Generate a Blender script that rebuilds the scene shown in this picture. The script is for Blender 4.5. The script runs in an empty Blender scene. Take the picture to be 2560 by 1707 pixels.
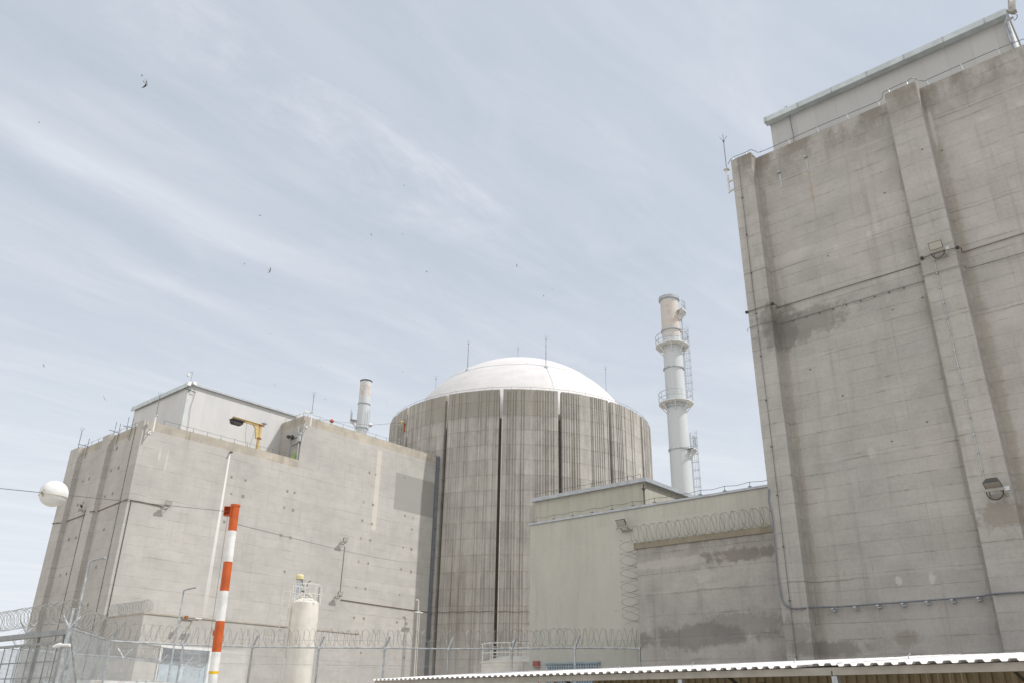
import bpy, bmesh, math, random
from mathutils import Vector, Matrix
random.seed(7)
SC = bpy.context.scene
COL = SC.collection
# ------------------------------------------------------------------ camera
# axes of the camera expressed in the site's grid (X: along the lit wall of the left building, Y: along the big right-hand wall)
CAMR = Matrix(((0.65946946, -0.31862008, -0.68086803),
               (-0.75154849, -0.2594705, -0.60650633),
               (0.01657993, 0.91167774, -0.41057131)))
EYE = Vector((0, 0, 1.65))
cam_d = bpy.data.cameras.new("camera")
cam_d.sensor_width = 36.0
cam_d.lens = 2048.4 / 2560 * 36.0
cam_d.clip_start = 0.1
cam_d.clip_end = 20000
cam = bpy.data.objects.new("camera", cam_d)
COL.objects.link(cam)
cam.matrix_world = Matrix.Translation(EYE) @ CAMR.to_4x4()
SC.camera = cam
# ------------------------------------------------------------------ light
SUN = Vector((0.579, -0.815, 1.35)).normalized()
SUN_EL = math.asin(SUN.z)
SUN_ROT = math.atan2(SUN.x, SUN.y)
sd = bpy.data.lights.new("sun", 'SUN')
sd.energy = 3.0
sd.angle = math.radians(0.7)
sd.color = (1.0, 0.965, 0.92)
so = bpy.data.objects.new("sun", sd)
COL.objects.link(so)
so.rotation_euler = SUN.to_track_quat('Z', 'Y').to_euler()
so.location = (0, 0, 80)
SC.view_settings.view_transform = 'Standard'
SC.view_settings.look = 'None'
SC.view_settings.exposure = 0.35
SC.view_settings.gamma = 1.0


# ------------------------------------------------------------------ node helpers
class V:
    """small wrapper: arithmetic on shader sockets"""
    def __init__(s, nt, so): s.nt, s.s = nt, so
    def _m(s, op, *a, clamp=False):
        n = s.nt.nodes.new('ShaderNodeMath'); n.operation = op; n.use_clamp = clamp
        for i, q in enumerate((s,) + a):
            if isinstance(q, V): s.nt.links.new(q.s, n.inputs[i])
            else: n.inputs[i].default_value = q
        return V(s.nt, n.outputs[0])
    def __add__(s, o): return s._m('ADD', o)
    def __sub__(s, o): return s._m('SUBTRACT', o)
    def __mul__(s, o): return s._m('MULTIPLY', o)
    def __truediv__(s, o): return s._m('DIVIDE', o)
    def rsub(s, k): return (s * -1.0) + k
    def abs(s): return s._m('ABSOLUTE')
    def floor(s): return s._m('FLOOR')
    def frac(s): return s._m('FRACT')
    def min(s, o): return s._m('MINIMUM', o)
    def max(s, o): return s._m('MAXIMUM', o)
    def clamp(s): return s._m('ADD', 0.0, clamp=True)
    def sm(s, a, b, lo=0.0, hi=1.0):
        n = s.nt.nodes.new('ShaderNodeMapRange'); n.interpolation_type = 'SMOOTHSTEP'
        if a > b: a, b, lo, hi = b, a, hi, lo
        n.inputs['From Min'].default_value = a; n.inputs['From Max'].default_value = b
        n.inputs['To Min'].default_value = lo; n.inputs['To Max'].default_value = hi
        s.nt.links.new(s.s, n.inputs['Value'])
        return V(s.nt, n.outputs['Result'])


class Mat:
    def __init__(s, name, world=False):
        if world:
            s.w = bpy.data.worlds.new(name); s.w.use_nodes = True; s.nt = s.w.node_tree
            return
        s.m = bpy.data.materials.new(name); s.m.use_nodes = True; s.nt = s.m.node_tree
        s.b = s.nt.nodes['Principled BSDF']
    def pos(s):
        g = s.nt.nodes.new('ShaderNodeNewGeometry'); return s.split(g.outputs['Position'])
    def split(s, sock):
        n = s.nt.nodes.new('ShaderNodeSeparateXYZ'); s.nt.links.new(sock, n.inputs[0])
        return [V(s.nt, o) for o in n.outputs]
    def vec(s, *a):
        n = s.nt.nodes.new('ShaderNodeCombineXYZ')
        for i, q in enumerate(a):
            if isinstance(q, V): s.nt.links.new(q.s, n.inputs[i])
            else: n.inputs[i].default_value = q
        return V(s.nt, n.outputs[0])
    def noise(s, vec, scale=1.0, detail=3.0, rough=0.55, dist=0.0):
        n = s.nt.nodes.new('ShaderNodeTexNoise')
        s.nt.links.new(vec.s, n.inputs['Vector'])
        n.inputs['Scale'].default_value = scale; n.inputs['Detail'].default_value = detail
        n.inputs['Roughness'].default_value = rough; n.inputs['Distortion'].default_value = dist
        return V(s.nt, n.outputs[0])
    def white(s, vec):
        n = s.nt.nodes.new('ShaderNodeTexWhiteNoise'); n.noise_dimensions = '3D'
        s.nt.links.new(vec.s, n.inputs['Vector']); return V(s.nt, n.outputs['Value'])
    def voro(s, vec, scale):
        n = s.nt.nodes.new('ShaderNodeTexVoronoi'); s.nt.links.new(vec.s, n.inputs['Vector'])
        n.inputs['Scale'].default_value = scale; return V(s.nt, n.outputs['Distance'])
    def mix(s, f, a, b, mode='MIX'):
        n = s.nt.nodes.new('ShaderNodeMix'); n.data_type = 'RGBA'; n.blend_type = mode
        for k, q in ((0, f), (6, a), (7, b)):
            if isinstance(q, V): s.nt.links.new(q.s, n.inputs[k])
            elif k == 0: n.inputs[0].default_value = q
            else: n.inputs[k].default_value = (*q, 1.0)
        return V(s.nt, n.outputs[2])
    def out(s, col, rough=0.85, metal=0.0, bump=None, bd=0.01, bs=0.5):
        if isinstance(col, V): s.nt.links.new(col.s, s.b.inputs['Base Color'])
        else: s.b.inputs['Base Color'].default_value = (*col, 1)
        if isinstance(rough, V): s.nt.links.new(rough.s, s.b.inputs['Roughness'])
        else: s.b.inputs['Roughness'].default_value = rough
        s.b.inputs['Metallic'].default_value = metal
        s.b.inputs['Specular IOR Level'].default_value = 0.3
        if bump is not None:
            n = s.nt.nodes.new('ShaderNodeBump'); n.inputs['Distance'].default_value = bd
            n.inputs['Strength'].default_value = bs
            s.nt.links.new(bump.s, n.inputs['Height']); s.nt.links.new(n.outputs[0], s.b.inputs['Normal'])
        return s.m


# ------------------------------------------------------------------ sky: Nishita with thin cirrus
W = Mat("World", world=True)
SC.world = W.w
nt = W.nt
bg = nt.nodes['Background']
sky = nt.nodes.new('ShaderNodeTexSky'); sky.sky_type = 'NISHITA'; sky.sun_disc = False
sky.sun_elevation = SUN_EL; sky.sun_rotation = SUN_ROT
sky.air_density = 1.0; sky.dust_density = 2.0; sky.ozone_density = 1.0; sky.altitude = 50
tc = nt.nodes.new('ShaderNodeTexCoord')
dx, dy, dz = W.split(tc.outputs['Generated'])
dzc = dz.max(0.04)
u, v = dx / dzc, dy / dzc
wu = u + (W.noise(W.vec(u, v, 0), 0.7, 2) - 0.5) * 0.35
wisp = W.noise(W.vec(u * 2.2 + v * 1.1, v * 5.5 - u * 0.8, 13.0), 1.0, 7, 0.68, 0.6)
wv = v + (W.noise(W.vec(u, v, 5), 0.9, 2) - 0.5) * 0.35 + (u - 0.6) * (u - 0.6) * 0.10
streak = W.noise(W.vec(wu * 0.55, wv * 3.2, 1.0), 1.0, 6, 0.58)
fine = W.noise(W.vec(wu * 1.6, wv * 9.0, 3.0), 1.0, 5, 0.6)
puffs = W.noise(W.vec(u * 5.0, v * 7.0, 9.0), 1.0, 6, 0.62)
band1 = (wv - 1.62).abs().sm(0.13, 0.0) * (u - 0.40).abs().sm(1.0, 0.3)
band3 = (wv - ((u - 0.6).max(0.0) * 0.28 + 1.88)).abs().sm(0.09, 0.0) * (u - 1.0).abs().sm(0.95, 0.4)
band2 = (wv - (u * 0.12 + 1.03)).abs().sm(0.22, 0.0) * (u - 0.8).abs().sm(0.75, 0.1)
cl = streak.sm(0.38, 0.78) * 0.26 + fine.sm(0.40, 0.80) * 0.06 + wisp.sm(0.42, 0.75) * 0.15
cl = cl + band1 * (streak * 0.9 + 0.15) * 0.52 + band3 * (streak * 0.8 + 0.1) * 0.32 + band2 * ((puffs * 0.6 + wisp * 0.4).sm(0.42, 0.72)) * 0.42
cl = cl.clamp()
lowv = dz.sm(0.55, 0.05)                      # thicker veil toward the horizon
veil = (lowv * 0.20 + 0.76 + cl * 0.24).clamp()
cloudc = W.mix(lowv, (5.75, 6.25, 6.95), (7.0, 7.4, 7.9))
cloudc = W.mix(cl, cloudc, (8.0, 8.25, 8.6))
# made-up bright cloud behind the camera, added out of view to fill shaded walls
back_fill = (dx * -0.92 + dy * -0.38).sm(-0.15, 0.75) * dz.sm(-0.05, 0.15)
cloudc = W.mix(back_fill, cloudc, (10.9, 10.7, 10.5))
veil = veil.max(back_fill)
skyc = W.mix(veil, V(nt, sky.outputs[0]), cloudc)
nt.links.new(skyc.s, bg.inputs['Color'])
bg.inputs['Strength'].default_value = 0.09


# ------------------------------------------------------------------ survey helpers: where a sight line meets a real wall plane
def ray(px, py): return (CAMR @ Vector((px - 1280, 853.5 - py, -2048.4))).normalized()
def onx(px, py, x): r = ray(px, py); return EYE + r * (x / r.x)
def ony(px, py, y): r = ray(px, py); return EYE + r * (y / r.y)
def onz(px, py, z): r = ray(px, py); return EYE + r * ((z - EYE.z) / r.z)
def ond(px, py, d): r = ray(px, py); return EYE + r * (d / math.hypot(r.x, r.y))
def A(x, y): return (x / 3.672, 900 + y / 3.672)
def B(x, y): return (x / 3.675, 1327 + y / 3.675)
def Cc(x, y): return (540 + x / 3.672, 1280 + y / 3.672)
def D(x, y): return (540 + x / 3.672, 900 + y / 3.672)
def R1(x, y): return (1780 + x / 3.0154, y / 3.0154)
def R2(x, y): return (1780 + x / 3.0154, 520 + y / 3.0154)
def R3(x, y): return (1780 + x / 3.0154, 1040 + y / 3.0154)
def F(x, y): return (x / 7.35, 1500 + y / 7.35)
def G(x, y): return (230 + x / 6.72, 1480 + y / 6.72)


# ------------------------------------------------------------------ mesh helpers
class MB:
    def __init__(s): s.v, s.f, s.m, s.sm = [], [], [], []
    def add(s, vs, fs, mi=0, smooth=False):
        o = len(s.v); s.v += [Vector(q) for q in vs]
        for f in fs: s.f.append([i + o for i in f]); s.m.append(mi); s.sm.append(smooth)
        return s
    def box(s, x0, x1, y0, y1, z0, z1, mi=0):
        vs = [(x, y, z) for z in (z0, z1) for y in (y0, y1) for x in (x0, x1)]
        return s.add(vs, [(0, 2, 3, 1), (4, 5, 7, 6), (0, 1, 5, 4), (2, 6, 7, 3), (0, 4, 6, 2), (1, 3, 7, 5)], mi)
    def obox(s, c, ax, ay, az, sx, sy, sz, mi=0):
        c = Vector(c); ax, ay, az = [Vector(q).normalized() for q in (ax, ay, az)]
        vs = [c + ax * (i * sx / 2) + ay * (j * sy / 2) + az * (k * sz / 2) for k in (-1, 1) for j in (-1, 1) for i in (-1, 1)]
        return s.add(vs, [(0, 2, 3, 1), (4, 5, 7, 6), (0, 1, 5, 4), (2, 6, 7, 3), (0, 4, 6, 2), (1, 3, 7, 5)], mi)
    def tube(s, pts, r, n=6, closed=False, mi=0, caps=True):
        pts = [Vector(p) for p in pts]; N = len(pts); vs = []; fs = []
        rr = r if isinstance(r, (list, tuple)) else [r] * N
        t0 = (pts[1] - pts[0]).normalized()
        up = Vector((0, 0, 1)) if abs(t0.z) < 0.9 else Vector((1, 0, 0))
        nx = t0.cross(up).normalized()
        for i, p in enumerate(pts):
            if closed: t = pts[(i + 1) % N] - pts[i - 1]
            elif i == 0: t = pts[1] - pts[0]
            elif i == N - 1: t = pts[-1] - pts[-2]
            else: t = (pts[i + 1] - pts[i]).normalized() + (pts[i] - pts[i - 1]).normalized()
            t = t.normalized()
            nx = (nx - t * nx.dot(t))
            nx = nx.normalized() if nx.length > 1e-6 else t.orthogonal().normalized()
            ny = t.cross(nx)
            for k in range(n):
                a = 2 * math.pi * k / n
                vs.append(p + (nx * math.cos(a) + ny * math.sin(a)) * rr[i])
        for i in range(N if closed else N - 1):
            j = (i + 1) % N
            for k in range(n):
                l = (k + 1) % n
                fs.append((i * n + k, i * n + l, j * n + l, j * n + k))
        s.add(vs, fs, mi, n > 4)
        if caps and not closed:
            o = len(s.v) - len(vs)
            s.f.append([o + k for k in range(n)][::-1]); s.m.append(mi); s.sm.append(False)
            s.f.append([o + (N - 1) * n + k for k in range(n)]); s.m.append(mi); s.sm.append(False)
        return s
    def lathe(s, c, prof, n=32, mi=0, a0=0, a1=2 * math.pi, smooth=True):
        c = Vector(c); vs = []; full = abs(a1 - a0 - 2 * math.pi) < 1e-6
        M_ = n if full else n + 1
        for r, z in prof:
            for k in range(M_):
                a = a0 + (a1 - a0) * k / n
                vs.append(c + Vector((r * math.cos(a), r * math.sin(a), z)))
        fs = []
        for i in range(len(prof) - 1):
            for k in range(n):
                l = (k + 1) % M_
                fs.append((i * M_ + k, i * M_ + l, (i + 1) * M_ + l, (i + 1) * M_ + k))
        return s.add(vs, fs, mi, smooth)
    def prism(s, poly, d, mi=0):
        """closed prism: planar polygon + thickness vector"""
        poly = [Vector(p) for p in poly]; n = len(poly); d = Vector(d)
        vs = poly + [p + d for p in poly]
        fs = [tuple(range(n))[::-1], tuple(range(n, 2 * n))] + [(i, (i + 1) % n, n + (i + 1) % n, n + i) for i in range(n)]
        return s.add(vs, fs, mi)
    def build(s, name, mats, parent=None, origin=None):
        me = bpy.data.meshes.new(name)
        o = Vector(origin) if origin is not None else Vector((0, 0, 0))
        me.from_pydata([tuple(p - o) for p in s.v], [], s.f)
        for m_ in (mats if isinstance(mats, (list, tuple)) else [mats]): me.materials.append(m_)
        for p, mi, sm_ in zip(me.polygons, s.m, s.sm): p.material_index = mi; p.use_smooth = sm_
        bm = bmesh.new(); bm.from_mesh(me); bmesh.ops.recalc_face_normals(bm, faces=bm.faces); bm.to_mesh(me); bm.free()
        if any(s.sm): me.set_sharp_from_angle(angle=math.radians(35))
        ob = bpy.data.objects.new(name, me); COL.objects.link(ob)
        if parent is None: ob.location = o
        else: ob.parent = parent
        return ob


class Thing:
    def __init__(s, name, label, cat, origin, group=None):
        s.o = bpy.data.objects.new(name, None); COL.objects.link(s.o)
        s.org = Vector(origin); s.o.location = s.org
        s.o.empty_display_size = 0.3
        s.o['label'] = label; s.o['category'] = cat
        if group: s.o['group'] = group
    def part(s, name, mb, mats, under=None, label=None):
        ob = mb.build(name, mats, under or s.o, s.org)
        if label: ob['label'] = label
        return ob


def single(name, mb, mats, label, cat, origin, group=None):
    ob = mb.build(name, mats, None, origin); ob['label'] = label; ob['category'] = cat
    if group: ob['group'] = group
    return ob


def dup(root, loc, label):
    r = root.copy(); COL.objects.link(r); r.location = loc; r['label'] = label
    for ch in list(root.children):
        c = ch.copy(); COL.objects.link(c); c.parent = r
        for g in list(ch.children):
            d = g.copy(); COL.objects.link(d); d.parent = c
    return r


# ------------------------------------------------------------------ materials
def plain(name, col, rough=0.6, metal=0.0, var=0.12, scale=3.0, dirt=None, dscale=0.6):
    M = Mat(name); x, y, z = M.pos()
    p = M.vec(x, y, z)
    n1 = M.noise(p, scale, 4); n2 = M.noise(M.vec(x * 3.0, y * 3.0, z * 0.5), dscale, 4)
    dk = tuple(c * (1 - var) for c in col); lt = tuple(min(1, c * (1 + var * 0.6)) for c in col)
    c = M.mix(n1.sm(0.3, 0.7), dk, lt)
    if dirt: c = M.mix(n2.sm(0.52, 0.75) * 0.7, c, dirt)
    return M.out(c, rough, metal)


def concrete(name, base, dark, pz, z0, ph, h0, line=0.5, ztop=None, topband=1.6, stains=(), saxis='y', pour=None, streak=0.25, mott=0.35, row=0.06,
             lw=0.022, vline=0.35, pinholes=0.0, warm=None, holes=None):
    """board-marked concrete. stains: (h, z, half width, half height, strength, colour, noise scale)"""
    M = Mat(name); x, y, z = M.pos(); h = x + y
    p = M.vec(x, y, z)
    big = M.noise(p, 0.16, 4, 0.6)
    mid = M.noise(M.vec(h * 0.8, 0.0, z), 0.9, 5, 0.62)
    fin = M.noise(p, 9.0, 4, 0.65)
    wob = (M.noise(M.vec(h * 0.7, 3.0, z * 0.5), 1.0, 3) - 0.5) * 0.10
    wob2 = (M.noise(M.vec(h * 5.0, 7.0, z), 1.0, 3) - 0.5) * 0.05
    zz = (z + wob + wob2 - z0) / pz
    dl = ((zz + 0.5).frac() - 0.5).abs() * pz
    lv = M.noise(M.vec(h * 0.9, 11.0, (zz + 0.5).floor() * 3.7), 1.0, 5, 0.75)
    hl = dl.sm(lw * 1.3, 0.0) * lv.sm(0.38, 0.66, 0.12, 1.0)
    hh = (h + wob * 0.8 - h0) / ph
    dv = ((hh + 0.5).frac() - 0.5).abs() * ph
    vv = M.noise(M.vec((hh + 0.5).floor() * 5.1, 2.0, z * 0.45), 1.0, 4, 0.7)
    vl = dv.sm(lw, lw * 0.25) * vv.sm(0.38, 0.66)
    cell = M.white(M.vec(hh.floor(), zz.floor(), 1.0))
    rowt = M.noise(M.vec(h * 0.12, zz.floor() * 9.1, 0.0), 1.0, 2)
    col = M.mix(big.sm(0.3, 0.7) * 0.7, base, warm or tuple(c * k for c, k in zip(base, (1.06, 1.03, 0.99))))
    gr = M.noise(M.vec(h * 30.0, 0.0, z * 30.0), 1.0, 2, 0.6)
    brd = M.noise(M.vec(h * 0.5, 21.0, z * 14.0), 1.0, 3, 0.6)
    val = (mid - 0.5) * mott * 1.7 + 1.0 + (fin - 0.5) * 0.30 + (gr - 0.5) * 0.16 + (brd - 0.5) * 0.14 + (cell - 0.5) * row + (rowt - 0.5) * row * 3.0 + (big - 0.5) * 0.42
    val = val.max(0.3)
    col = M.mix(1.0, col, M.vec(val, val, val), 'MULTIPLY')
    st = M.noise(M.vec(h * 2.2, 1.0, z * 0.13), 1.0, 5, 0.65).sm(0.50, 0.74)
    col = M.mix(st * streak, col, dark)
    if ztop is not None:
        tb = z.sm(ztop - topband, ztop) * M.noise(M.vec(h * 0.9, 4.0, z * 0.5), 1.0, 5, 0.7).sm(0.36, 0.62)
        col = M.mix(tb * 0.75, col, dark)
    col = M.mix((hl * line).max(vl * line * vline).clamp(), col, tuple(c * 0.62 for c in dark))
    if pour:
        zp_ = (z + wob * 2.2 + wob2 - pour[1]) / pour[0]
        dp_ = ((zp_ + 0.5).frac() - 0.5).abs() * pour[0]
        pn = M.noise(M.vec(h * 0.35, 31.0, (zp_ + 0.5).floor() * 5.3), 1.0, 5, 0.7)
        col = M.mix(dp_.sm(0.045, 0.0) * pn.sm(0.40, 0.62) * pour[2], col, tuple(c * 0.8 for c in dark))
        col = M.mix(zp_.frac().sm(0.78, 1.0) * pn.sm(0.50, 0.72) * st * 0.5, col, dark)
        lt_ = zp_.frac().sm(0.0, 0.02) * zp_.frac().sm(0.07, 0.02) * pn.sm(0.55, 0.42)
        col = M.mix(lt_ * 0.35, col, tuple(c * 1.15 for c in base))
    # soft darker halo round some joints
    halo = dl.sm(0.11, 0.0) * lv.sm(0.52, 0.75) * 0.35
    col = M.mix(halo, col, dark)
    if pinholes:
        d_ = M.voro(M.vec(h * 0.9, 0.0, z * 1.1), 1.0)
        col = M.mix(d_.sm(0.055, 0.03) * pinholes, col, tuple(c * 0.5 for c in dark))
    for (sh, sz, wx, wz, k, sc_, ns) in stains:
        a = ((y if saxis == 'y' else x) - sh).abs() / wx; b = (z - sz).abs() / wz
        e = a.max(b) if ns < 0 else ((a * a + b * b)._m('SQRT'))
        nn = M.noise(M.vec(h * abs(ns), 2.0, z * abs(ns) * 0.8), 1.0, 5, 0.7)
        if ns <= -9:
            tt = ((z - sz - wz) / (-2.0 * wz)).clamp()
            f_ = (((y if saxis == 'y' else x) - sh).abs() / ((tt * 0.65 + 0.35) * wx) + (nn - 0.5) * 0.3).sm(1.05, 0.8) * (tt * tt).rsub(1.0) * z.sm(sz + wz + 0.02, sz + wz - 0.02)
        elif ns < 0: f_ = (e + (nn - 0.5) * 0.10).sm(1.0, 0.95)
        else: f_ = (e + (nn - 0.5) * 2.4).sm(1.0, 0.55)
        col = M.mix(f_ * k, col, sc_)
    return M.out(col, 0.92, 0, bump=(fin * 0.4 + mid * 0.6) - hl * 0.8, bd=0.03, bs=0.35)


DK = (0.185, 0.165, 0.135)
WH = (0.52, 0.505, 0.475)
def st(plane, axis, px, py, wx, wz, k, c, ns=2.0):
    P = onx(px, py, plane) if axis == 'x' else ony(px, py, plane)
    return (P.y if axis == 'x' else P.x, P.z, wx, wz, k, c, ns)

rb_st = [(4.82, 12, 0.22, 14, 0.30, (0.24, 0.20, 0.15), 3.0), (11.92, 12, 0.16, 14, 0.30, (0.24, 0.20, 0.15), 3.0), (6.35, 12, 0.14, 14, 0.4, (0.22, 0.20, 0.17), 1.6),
         st(30, 'x', 1850 * 1.0884, 742 * 1.0884, 2.3, 0.8, 0.55, (0.16, 0.15, 0.135), 1.3),
         st(30, 'x', 1795 * 1.0884, 755 * 1.0884, 0.9, 1.1, 0.55, (0.15, 0.14, 0.13), 1.6),
         st(30, 'x', *R3(2200, 770), 0.8, 0.55, 0.55, (0.24, 0.21, 0.165), 3.4),
         st(30, 'x', *R1(745, 1400), 0.08, 1.6, 0.38, (0.36, 0.27, 0.17), 2.0),
         st(30, 'x', *R1(1660, 950), 0.10, 1.3, 0.8, WH, 1.4),
         st(30, 'x', *R3(1410, 1235), 0.13, 0.19, 0.8, WH, 3.0),
         st(30, 'x', *R3(1660, 1215), 0.13, 0.21, 0.8, WH, 3.0),
         st(30, 'x', *R3(1200, 275), 0.16, 0.26, 0.45, WH, 3.0),
         st(30, 'x', *R2(1180, 200), 0.16, 0.20, 0.6, WH, 3.0),
         st(30, 'x', *R2(940, 290), 0.14, 0.13, 0.45, WH, 3.0),
         st(30, 'x', *R1(1100, 1260), 0.15, 0.13, 0.35, WH, 3.0),
         st(30, 'x', *R1(2050, 890), 0.22, 0.14, 0.35, WH, 3.0),
         st(30, 'x', *R1(2330, 780), 0.18, 0.15, 0.4, WH, 3.0),
         st(30, 'x', *R3(850, 1750), 1.7, 0.35, 0.65, (0.19, 0.18, 0.165), 1.4),
         st(30, 'x', 1985, 1590, 0.9, 0.7, 0.5, (0.19, 0.18, 0.165), 1.6),
         st(30, 'x', 2265, 1598, 0.5, 0.3, 0.55, (0.24, 0.21, 0.17), 2.5)]
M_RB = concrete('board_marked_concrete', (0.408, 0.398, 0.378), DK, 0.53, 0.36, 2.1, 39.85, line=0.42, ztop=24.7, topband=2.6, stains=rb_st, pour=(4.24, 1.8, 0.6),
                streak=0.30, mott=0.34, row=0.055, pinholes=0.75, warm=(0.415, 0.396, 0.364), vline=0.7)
P1 = ony(*D(1650, 1020), 77); P2 = ony(*D(1985, 1450), 77)
lb_st = [((P1.x + P2.x + 0.6) / 2, (P1.z + P2.z) / 2, (P2.x - P1.x + 0.6) / 2, (P1.z - P2.z) / 2, 0.86, (0.285, 0.277, 0.265), -0.7),
         (42.53, 17.3, 0.24, 8.3, 0.95, (0.74, 0.73, 0.71), -9.0),
         (62.35, 25.8, 0.36, 5.0, 0.45, (0.66, 0.61, 0.52), -0.2),
         (35.2, 23.6, 0.16, 1.0, 0.9, WH, 1.0), (36.0, 23.2, 0.15, 1.2, 0.8, WH, 1.0)]
M_LB = concrete('pale_board_concrete', (0.422, 0.41, 0.386), (0.27, 0.25, 0.22), 0.92, 0.3, 4.1, 110.3, line=0.26, ztop=None,
                stains=lb_st, saxis='x', pour=(2.76, 0.3, 0.55), streak=0.24, mott=0.22, row=0.05, lw=0.035, vline=0.8, warm=(0.43, 0.413, 0.385))
M_LBT = concrete('weathered_parapet_concrete', (0.40, 0.37, 0.32), (0.22, 0.195, 0.15), 0.92, 0.3, 4.1, 110.3, line=0.3, streak=0.6, mott=0.5, lw=0.03)
gw_st = [st(30.55, 'x', 1850, 1385, 2.4, 0.30, 0.7, (0.18, 0.155, 0.135), 2.2),
         st(30.55, 'x', 1680, 1405, 2.6, 0.22, 0.55, (0.50, 0.47, 0.43), 1.8),
         st(30.55, 'x', 1740, 1590, 3.6, 0.55, 0.62, (0.17, 0.165, 0.155), 1.2),
         st(30.55, 'x', 1850, 1560, 2.0, 0.6, 0.45, (0.19, 0.18, 0.17), 1.7),
         st(30.55, 'x', 1760, 1435, 0.5, 0.35, 0.4, (0.55, 0.52, 0.49), 3.0)]
M_GW = concrete('stained_grey_concrete', (0.38, 0.366, 0.345), (0.18, 0.165, 0.145), 0.85, 0.2, 2.3, 49.2, line=0.5, ztop=8.4, topband=1.3,
                stains=gw_st, pour=(1.9, 0.5, 0.5), streak=0.5, mott=0.5, row=0.05, warm=(0.385, 0.362, 0.335))


def render_plaster(name, base, stain, patch, blot=(0.5, 0.49, 0.46)):
    M = Mat(name); x, y, z = M.pos(); h = x + y
    a = M.noise(M.vec(h * 0.8, 0.0, z * 0.35), 1.0, 5, 0.6); b = M.noise(M.vec(x, y, z), 7.0, 4, 0.6)
    c = M.noise(M.vec(h * 3.0, 5.0, z * 0.22), 1.0, 5, 0.7); d_ = M.noise(M.vec(h * 2.0, 8.0, z * 2.4), 1.0, 4, 0.7)
    val = (a - 0.5) * 0.36 + 1.0 + (b - 0.5) * 0.16
    col = M.mix(1.0, base, M.vec(val, val, val), 'MULTIPLY')
    col = M.mix(c.sm(0.50, 0.78) * 0.42, col, stain)
    dr_ = M.noise(M.vec(h * 4.5, 9.0, z * 0.10), 1.0, 5, 0.72)
    col = M.mix(dr_.sm(0.52, 0.70) * z.sm(7.0, 10.1) * 0.45, col, stain)
    col = M.mix(a.sm(0.42, 0.60) * z.sm(5.0, 2.5) * 0.35, col, tuple(k * 0.86 for k in base))
    pj = ((z / 1.95).frac() - 0.5).abs().sm(0.494, 0.5) * a.sm(0.40, 0.60)
    col = M.mix(pj * 0.16, col, stain)
    if patch:
        (ph_, pz_, pw, pl) = patch
        e = ((h - ph_).abs() / pw).max((z - pz_).abs() / pl)
        col = M.mix(e.sm(1.0, 0.96) * 0.35, col, tuple(k * 1.12 for k in base))
        col = M.mix(e.sm(1.1, 0.6) * d_.sm(0.63, 0.70) * 0.6, col, tuple(k * 0.62 for k in base))
    return M.out(col, 0.85, 0, bump=b, bd=0.01, bs=0.25)


gp = onx(1640, 1480, 31)
M_GREEN = render_plaster('grey_green_plaster', (0.47, 0.465, 0.41), (0.30, 0.28, 0.22), (gp.x + gp.y, gp.z + 0.6, 3.1, 2.5))
M_GREEN2 = render_plaster('olive_cream_plaster', (0.435, 0.425, 0.37), (0.27, 0.25, 0.205), None)


def drum_mat():
    M = Mat('streaked_drum_concrete'); x, y, z = M.pos()
    cx_, cy_ = DC.x, DC.y
    th = (y - cy_)._m('ARCTAN2', x - cx_) * 20.0
    s1 = M.noise(M.vec(th * 1.6, 0.0, z * 0.045), 1.0, 5, 0.62)
    s2 = M.noise(M.vec(th * 5.5, 4.0, z * 0.10), 1.0, 4, 0.6)
    s3 = M.noise(M.vec(th * 0.35, 4.0, z * 0.35), 1.0, 5, 0.65)
    f = M.noise(M.vec(x, y, z), 4.0, 5, 0.65)
    wob = (M.noise(M.vec(th * 0.8, 6.0, z * 0.2), 1.0, 2) - 0.5) * 0.08
    zz = (z + wob - 37.08) / 2.0
    rn = M.noise(M.vec(th * 0.25, zz.floor() * 7.3, 0.0), 1.0, 3)
    dl = ((zz + 0.5).frac() - 0.5).abs() * 2.0
    lv = M.noise(M.vec(th * 0.7, 11.0, (zz + 0.5).floor() * 3.7), 1.0, 4, 0.65).sm(0.3, 0.6, 0.25, 1.0)
    line = dl.sm(0.07, 0.02) * lv
    under = (zz.frac()).sm(0.62, 1.0)           # stains hanging just below every pour joint
    base = (0.392, 0.376, 0.348)
    s4 = M.noise(M.vec(th * 2.6, (zz.floor()) * 1.7, z * 0.22), 1.0, 5, 0.7)
    s5 = M.noise(M.vec(th * 0.11, 17.0, z * 0.06), 1.0, 4, 0.6)
    s6 = M.noise(M.vec(th * 0.45, 23.0, z * 0.10), 1.0, 4, 0.6).sm(0.38, 0.62, 0.25, 1.5)
    s1 = (s1 - 0.5) * s6 + 0.5; s2 = (s2 - 0.5) * s6 + 0.5
    val = (s5 - 0.5) * 0.55 + (s1 - 0.5) * 0.70 + 1.0 + (s2 - 0.5) * 0.34 + (s3 - 0.5) * 0.65 + (s4 - 0.5) * 0.60 + (f - 0.5) * 0.36 + (rn - 0.5) * 0.55
    val = val.max(0.35)
    col = M.mix(1.0, base, M.vec(val, val, val), 'MULTIPLY')
    brown = (0.27, 0.235, 0.185)
    col = M.mix(under * s2.sm(0.45, 0.72) * 0.55, col, brown)
    col = M.mix(s1.sm(0.50, 0.30) * 0.35, col, brown)
    top = z.sm(36.6, 37.3) * s1.sm(0.25, 0.7, 0.25, 0.7) * th.sm(-38.0, -50.0, 0.25, 1.0)
    col = M.mix(top, col, (0.26, 0.24, 0.20))
    low = z.sm(24.0, 6.0) * s3.sm(0.42, 0.65)
    col = M.mix(low * 0.35, col, (0.34, 0.305, 0.285))
    col = M.mix(line * 0.50, col, (0.18, 0.165, 0.14))
    return M.out(col, 0.92, 0, bump=f, bd=0.03, bs=0.4)


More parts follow.
